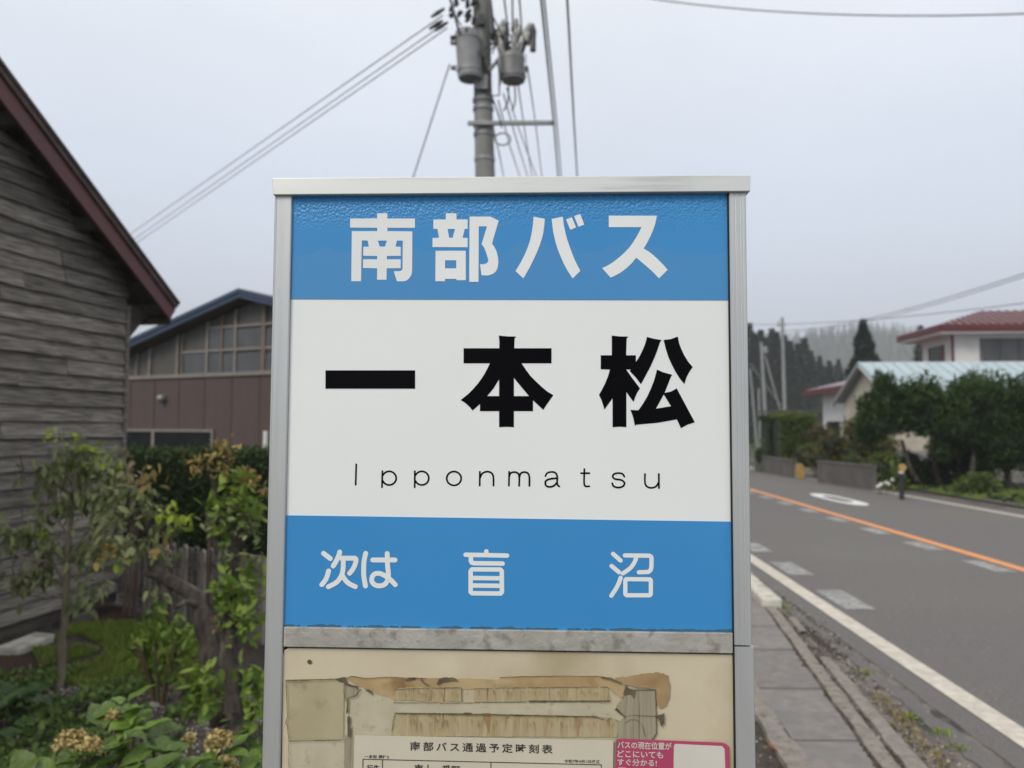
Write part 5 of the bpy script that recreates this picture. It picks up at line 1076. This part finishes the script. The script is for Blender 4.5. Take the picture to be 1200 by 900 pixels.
for x in (1.6, 4.2, 6.9, 9.6):
    wn = make('window', MB().box(x - .05, x + 1.65, -.03, .0, 1.15, 1.2).box(x - .05, x + 1.65, -.03, .0, 2.1, 2.15).box(x - .05, x, -.03, 0, 1.2, 2.1).box(x + 1.6, x + 1.65, -.03, 0, 1.2, 2.1).box(x + .78, x + .83, -.03, 0, 1.2, 2.1), M['frame_pale'], bh)
    for j in (0, 1): make('pane', MB().box(x + j * .83, x + .78 + j * .82, -.012, -.002, 1.2, 2.1), M['glass'], wn)
# two-storey white house with the red hip roof
o_, yw = house_frame(1119, 38, -.066); th_ = thing('two_storey_house', 'white two storey house with a glossy red hip roof, top right', 'house', o_, -.08); WL[th_.name] = Vector()
W2, D2 = 12, 3.3; ez = 6.95
make('wall', MB().box(0, W2, 0, D2, -.4, ez), M['whitewall'], th_)
e0, e1 = -.95, W2 + .9; f0, f1 = -.85, D2 + .85; rz2 = 7.95; ry = (f0 + f1) / 2; rx0, rx1 = e0 + 3.2, e1 - 3.2
rf = make('roof', MB().add([(e0, f0, ez - .02), (e1, f0, ez - .02), (e1, f1, ez - .02), (e0, f1, ez - .02), (rx0, ry, rz2), (rx1, ry, rz2), (e0, f0, ez - .14), (e1, f0, ez - .14), (e1, f1, ez - .14), (e0, f1, ez - .14)],
          [(0, 1, 5, 4), (1, 2, 5), (2, 3, 4, 5), (3, 0, 4), (0, 6, 7, 1), (1, 7, 8, 2), (2, 8, 9, 3), (3, 9, 6, 0), (6, 9, 8, 7)]), M['redroof'], th_)
make('fascia', MB().box(e0 - .02, e1 + .02, f0 - .03, f0 - .002, ez - .38, ez - .03).box(e0 - .03, e0 - .002, f0, f1, ez - .38, ez - .03), M['redtrim'], rf)
for k in range(34):
    x = e0 + .4 + k * .4; t_ = min(1, max(0, (x - e0) / 3.2), max(0, (e1 - x) / 3.2)); zr = ez + (rz2 - ez) * t_; yr = f0 + (ry - f0) * t_
    make('roof_rib', MB().prism([(f0, ez - .015), (yr, zr - .0), (yr, zr + .05), (f0, ez + .04)], lambda p, t: (t, p[0], p[1]), x, x + .06), M['redroof'], rf)
make('soffit', MB().box(e0 + .02, e1, f0 + .02, f1, ez - .46, ez - .40), M['whitewall'], th_)
def win2(x0, x1, z0, z1, nsp, m='insul', parent=None, y=-.03):
    mb = MB().box(x0, x1, y, -.002, z1, z1 + .07).box(x0, x1, y, -.002, z0 - .07, z0).box(x0 - .06, x0, y, -.002, z0 - .07, z1 + .07).box(x1, x1 + .06, y, -.002, z0 - .07, z1 + .07); wn_ = make('window', mb, M[m], parent)
    for j in range(nsp):
        a = x0 + (x1 - x0) * j / nsp; b = x0 + (x1 - x0) * (j + 1) / nsp; make('pane', MB().box(a + .03, b - .03, y + .012, -.004, z0, z1), M['glass2'], wn_)
        if j: make('sash', MB().box(a - .028, a + .028, y, -.003, z0, z1), M[m], wn_)
M['glass2'] = mat('reflecting_glass', (.045, .045, .045), (.075, .07, .065), scale=.8, rough=.15)
win2(1.35, 4.9, 4.75, 6.25, 4, parent=th_); win2(6.2, 9.7, 4.75, 6.25, 4, parent=th_)
make('wall_panel', MB().box(.1, 1.1, -.05, -.002, 4.98, 5.14), M['frame_brown'], th_); make('corner_post', MB().box(-.05, .05, -.05, .05, 3.5, ez - .31), M['redtrim'], th_)
sd_ = make('side_window', MB().box(-.04, -.002, 1.16, 2.38, 4.5, 6.1), M['glass2'], th_); [make('window_frame', MB().box(-.06, -.001, a, b, 4.3, 6.1), M['redtrim'], sd_) for a, b in ((.85, 1.15), (2.4, 2.5))]
# small red-roofed house further on
o_, yw = house_frame(1008, 37); sh_ = thing('small_red_roofed_house', 'small white house with a low red roof and red door, half hidden behind the bushes', 'house', o_, -.05); WL[sh_.name] = Vector()
make('wall', MB().box(0, 9, 0, 5.0, -.3, 3.75), M['whitewall'], sh_)
e0, e1, f0, f1, ez, rz2 = -.8, 10, -.8, 5.8, 3.92, 4.75; ry = 2.5
rf = make('roof', MB().add([(e0, f0, ez), (e1, f0, ez), (e1, f1, ez), (e0, f1, ez), (e0 + 3.0, ry, rz2), (e1 - 3, ry, rz2), (e0, f0, ez - .18), (e1, f0, ez - .18), (e1, f1, ez - .18), (e0, f1, ez - .18)],
          [(0, 1, 5, 4), (1, 2, 5), (2, 3, 4, 5), (3, 0, 4), (0, 6, 7, 1), (1, 7, 8, 2), (2, 8, 9, 3), (3, 9, 6, 0), (6, 9, 8, 7)]), M['redroof'], sh_)
make('fascia', MB().box(e0 - .02, e1 + .02, f0 - .03, f0 - .002, ez - .3, ez - .03).box(e0 - .03, e0 - .002, f0, f1, ez - .3, ez - .03), M['redtrim'], rf)
make('window', MB().box(-.03, -.002, 2.6, 4.4, .9, 2.2), M['glass'], sh_); make('door', MB().box(-.05, -.002, 1.0, 1.9, .1, 2.5), M['redtrim'], sh_)
# grey shed roof behind the tall hedge
p = at_g(936, 50); gsd = thing('grey_shed', 'low dark grey shed roof just above the tall hedge', 'shed', p, 0); WL[gsd.name] = Vector()
make('wall', MB().box(-1.5, 2.6, 0, 3, -.2, 2.6), M['panel_dim'], gsd); make('roof', MB().prism([(-.5, 3.0), (3.5, 3.0), (3.5, 3.12), (-.5, 3.12)], lambda p, t: (t, p[0], p[1]), -1.6, 1.4), M['panel_dim'], gsd)

# ------------------------------------------------------------------ distant poles
def dpole(label, pt, pbm, Y, r, extras=()):
    a, b = at(*pt, Y), at(*pbm, Y); b = Vector((b.x, Y, zg(Y))); t = thing('distant_pole', label, 'utility pole', b)
    make('pole', MB().tube([b, a], [r * 1.25, r], 10), M['pole_far'], t, world=True)
    for (p0, p1, rr_, nm) in extras: make(nm, MB().tube([at(*p0, Y), at(*p1, Y)], rr_, 8), M['pole_far'] if nm != 'transformer' else M['transformer'], t, world=True)
M['pole_far'] = mat('pale_pole', (.27, .28, .275), (.22, .23, .225), scale=2, rough=.8)
dpole('shorter distant pole with a small transformer and a slanting stay, close to the sign edge', (892, 401), (899, 524), 78, .15, (((896, 406), (896, 414), .35, 'transformer'), ((895, 412), (914, 480), .09, 'stay')))
dpole('tallest distant pole with crossarms above the treeline', (916.5, 372), (921, 530), 60, .12, (((911, 381), (922, 380), .05, 'crossarm'), ((912, 376), (912, 384), .05, 'insulator')))
for k, (a, b) in enumerate((((879, 432), (887, 520)), ((889, 455), (891, 520)))): dpole(('taller far pole right at the sign edge', 'short thin far pole between the sign edge and the stayed pole')[k], a, b, 100, .12)
wire('thin stay wire slanting between the distant poles', [at(878, 425, 90), at(915, 475, 90)], .05)

# ------------------------------------------------------------------ conifers, forest, hills
def conifer_arrays(h, n, seed, spread=.20, leaf=.5):
    r = np.random.default_rng(seed); t = r.random(n) ** 1.15; z = h * (.06 + .94 * t); rad = h * spread * ((1 - t) ** 1.1 + .012) * (1 + .18 * np.sin(t * 30 + r.random() * 6)) ; a = r.uniform(0, 2 * np.pi, n); q = rad * np.sqrt(r.uniform(.25, 1, n))
    lob = 1 + .25 * np.sin(a * 3 + t * 9 + seed); P = np.stack([np.cos(a) * q * lob, np.sin(a) * q * lob, z], 1); D = np.stack([np.cos(a), np.sin(a), -.35 + .9 * t ** 3], 1) + r.normal(size=(n, 3)) * .35
    return leaf_arrays(P, D, leaf * (1.1 - .55 * t)[:, None], width=.45, six=False, var=.4)
def mesh_from(name, V, F, m):
    o = npmesh(name, V, F, m); me = o.data; bpy.data.objects.remove(o); return me
def conifer(label, base, h, n, seed, spread, leaf, group=None, cat='conifer'):
    t = thing('conifer_tree', label, cat, base, 0, group)
    V, F = conifer_arrays(h, n, seed, spread, leaf); o = npmesh('foliage', V + np.array(base), F, M['lf_conifer'], t)
    make('trunk', MB().tube([(0, 0, -.3), (0, 0, h * .93)], [h * .018, h * .003], 7), M['bark'], t); return t
b = at_g(1014, 66); conifer('tall single conifer rising behind the pale blue roof', b, 11.4, 11000, 3, .27, .5)
b = at_g(1082, 78); conifer('conifer tip half hidden by the left end of the red hip roof', b, 12.6, 4000, 5, .16, .5)
b = at_g(996, 74); conifer('smaller dark conifer left of the tall single one', b, 7.0, 2600, 8, .26, .5)
# hills
def hill(name, f, x0, x1, y0, y1, nx, ny, m):
    mb = MB()
    for j in range(ny + 1):
        for i in range(nx + 1):
            x = x0 + (x1 - x0) * i / nx; y = y0 + (y1 - y0) * j / ny; mb.v.append((x, y, f(x, y)))
    for j in range(ny):
        for i in range(nx): o_ = j * (nx + 1) + i; mb.f.append((o_, o_ + 1, o_ + nx + 2, o_ + nx + 1))
    return make(name, mb, m, smooth=True, kind='structure')
M['hill'] = mat('hill_soil', (.02, .03, .015), (.03, .04, .02), scale=.2, rough=1)
def hf(x, y):                                            # nearer wooded slope: high at the left, falling to the right
    u = (y - 120) / 90; s_ = max(0, min(1, u)); s_ = s_ * s_ * (3 - 2 * s_); lr = 1 / (1 + math.exp((x / max(y, 1) - .39) * 30)); far = max(0, min(1, (y - 200) / 120))
    return zg(y) - .8 + s_ * (5 + 9 * lr) + 3 * noise.noise(Vector((x * .01, y * .01, 0))) * s_
hill('near_hill', hf, -200, 260, 110, 330, 60, 30, M['hill'])
def hf2(x, y):
    u = max(0, min(1, (y - 560) / 210)); u = u * u * (3 - 2 * u); return zg(y) - 2 + u * (104 + 26 * noise.noise(Vector((x * .006, 3, 0))) - 25 * max(0, (x - 420) / 250)) 
hill('far_hill', hf2, -900, 1050, 540, 1200, 90, 26, M['hill'])
protos = [conifer_arrays(1.0, 700, 20 + k, .15, .058) for k in range(6)]
rf_ = random.Random(21)
def plant(name, spots, **pr_):
    Vs = []; Fs = []; off = 0
    for (x, y, z, h) in spots:
        V, F = protos[rf_.randrange(6)]; a = rf_.uniform(0, 6.28); c, s_ = math.cos(a), math.sin(a); W_ = V * h; w2 = rf_.uniform(.8, 1.2)
        W_ = np.stack([(W_[:, 0] * c - W_[:, 1] * s_) * w2 + x, (W_[:, 0] * s_ + W_[:, 1] * c) * w2 + y, W_[:, 2] + z], 1); Vs.append(W_); Fs.append(F + off); off += len(V)
    return npmesh(name, np.concatenate(Vs), np.concatenate(Fs), M['lf_conifer'], **pr_)
sp = []
for i in range(680):
    y = rf_.uniform(122, 235); x = rf_.uniform(.22, .72) * y
    sp.append((x, y, hf(x, y) - .3, rf_.uniform(8, 14)))
plant('near_forest', sp, kind='stuff', label='dark conifer forest on the nearer misty slope', category='forest')
sp = []
for i in range(1100):
    y = rf_.uniform(600, 830); x = rf_.uniform(.22, .72) * y; sp.append((x, y, hf2(x, y) - .5, rf_.uniform(9, 14)))
plant('far_forest', sp, kind='stuff', label='faint forest on the far hill fading into mist', category='forest')
# the trees that stand out on the nearer skyline, individually
Vp, Fp = conifer_arrays(13, 4200, 77, .17, .62); tm = mesh_from('foliage', Vp, Fp, M['lf_conifer']); first = None
for k, (px, Y, h) in enumerate(((880, 130, 13.5), (886, 128, 13), (893, 135, 12), (899, 132, 12.6), (906, 138, 11.5), (912, 131, 12.6), (921, 136, 13.2), (927, 129, 11.2), (936, 132, 9.6), (944, 128, 10.2), (952, 134, 8.5), (962, 140, 8.0), (973, 136, 7.2), (984, 139, 7.4))):
    b = at_g(px, Y); zt_ = at(px, 0, Y); b.z = hf(b.x, Y); topy = {0: 380, 1: 392, 2: 388, 3: 397, 4: 386, 5: 390, 6: 394, 7: 401, 8: 404, 9: 397, 10: 412, 11: 418, 12: 424, 13: 422}[k]
    ztop = at(px, topy, Y).z; h = max(5, ztop - b.z)
    if first is None:
        t = thing('forest_conifer', 'dark conifer on the skyline of the nearer wooded slope', 'conifer', b, 0, 'conifers along the nearer skyline'); f_ = bpy.data.objects.new('foliage', tm); COL.objects.link(f_); f_.parent = t
        make('trunk', MB().tube([(0, 0, -1), (0, 0, 12)], [.22, .05], 7), M['bark'], t); first = t
    else: t = copy_tree(first); t.location = b
    t['label'] = ('first', 'second', 'third', 'fourth', 'fifth', 'sixth', 'seventh', 'eighth', 'ninth', 'tenth', 'eleventh', 'twelfth', 'thirteenth', 'fourteenth')[k] + ' dark conifer right of the sign along the nearer skyline'
    t.scale = (h / 13 * rf_.uniform(.9, 1.25), h / 13, h / 13); t.rotation_euler = (0, 0, k * 1.3)

# ------------------------------------------------------------------ the mist
hz = make('haze', MB().box(-1150, 1150, -75, 1500, -14, 185), None, kind='stuff')
hm = bpy.data.materials.new('haze'); hm.use_nodes = True; t = hm.node_tree; t.nodes.clear(); o_ = t.nodes.new('ShaderNodeOutputMaterial'); pv = t.nodes.new('ShaderNodeVolumePrincipled')
pv.inputs['Color'].default_value = (.93, .95, .98, 1); pv.inputs['Density'].default_value = .00085; pv.inputs['Anisotropy'].default_value = .0; t.links.new(pv.outputs[0], o_.inputs['Volume']); hz.data.materials.append(hm)
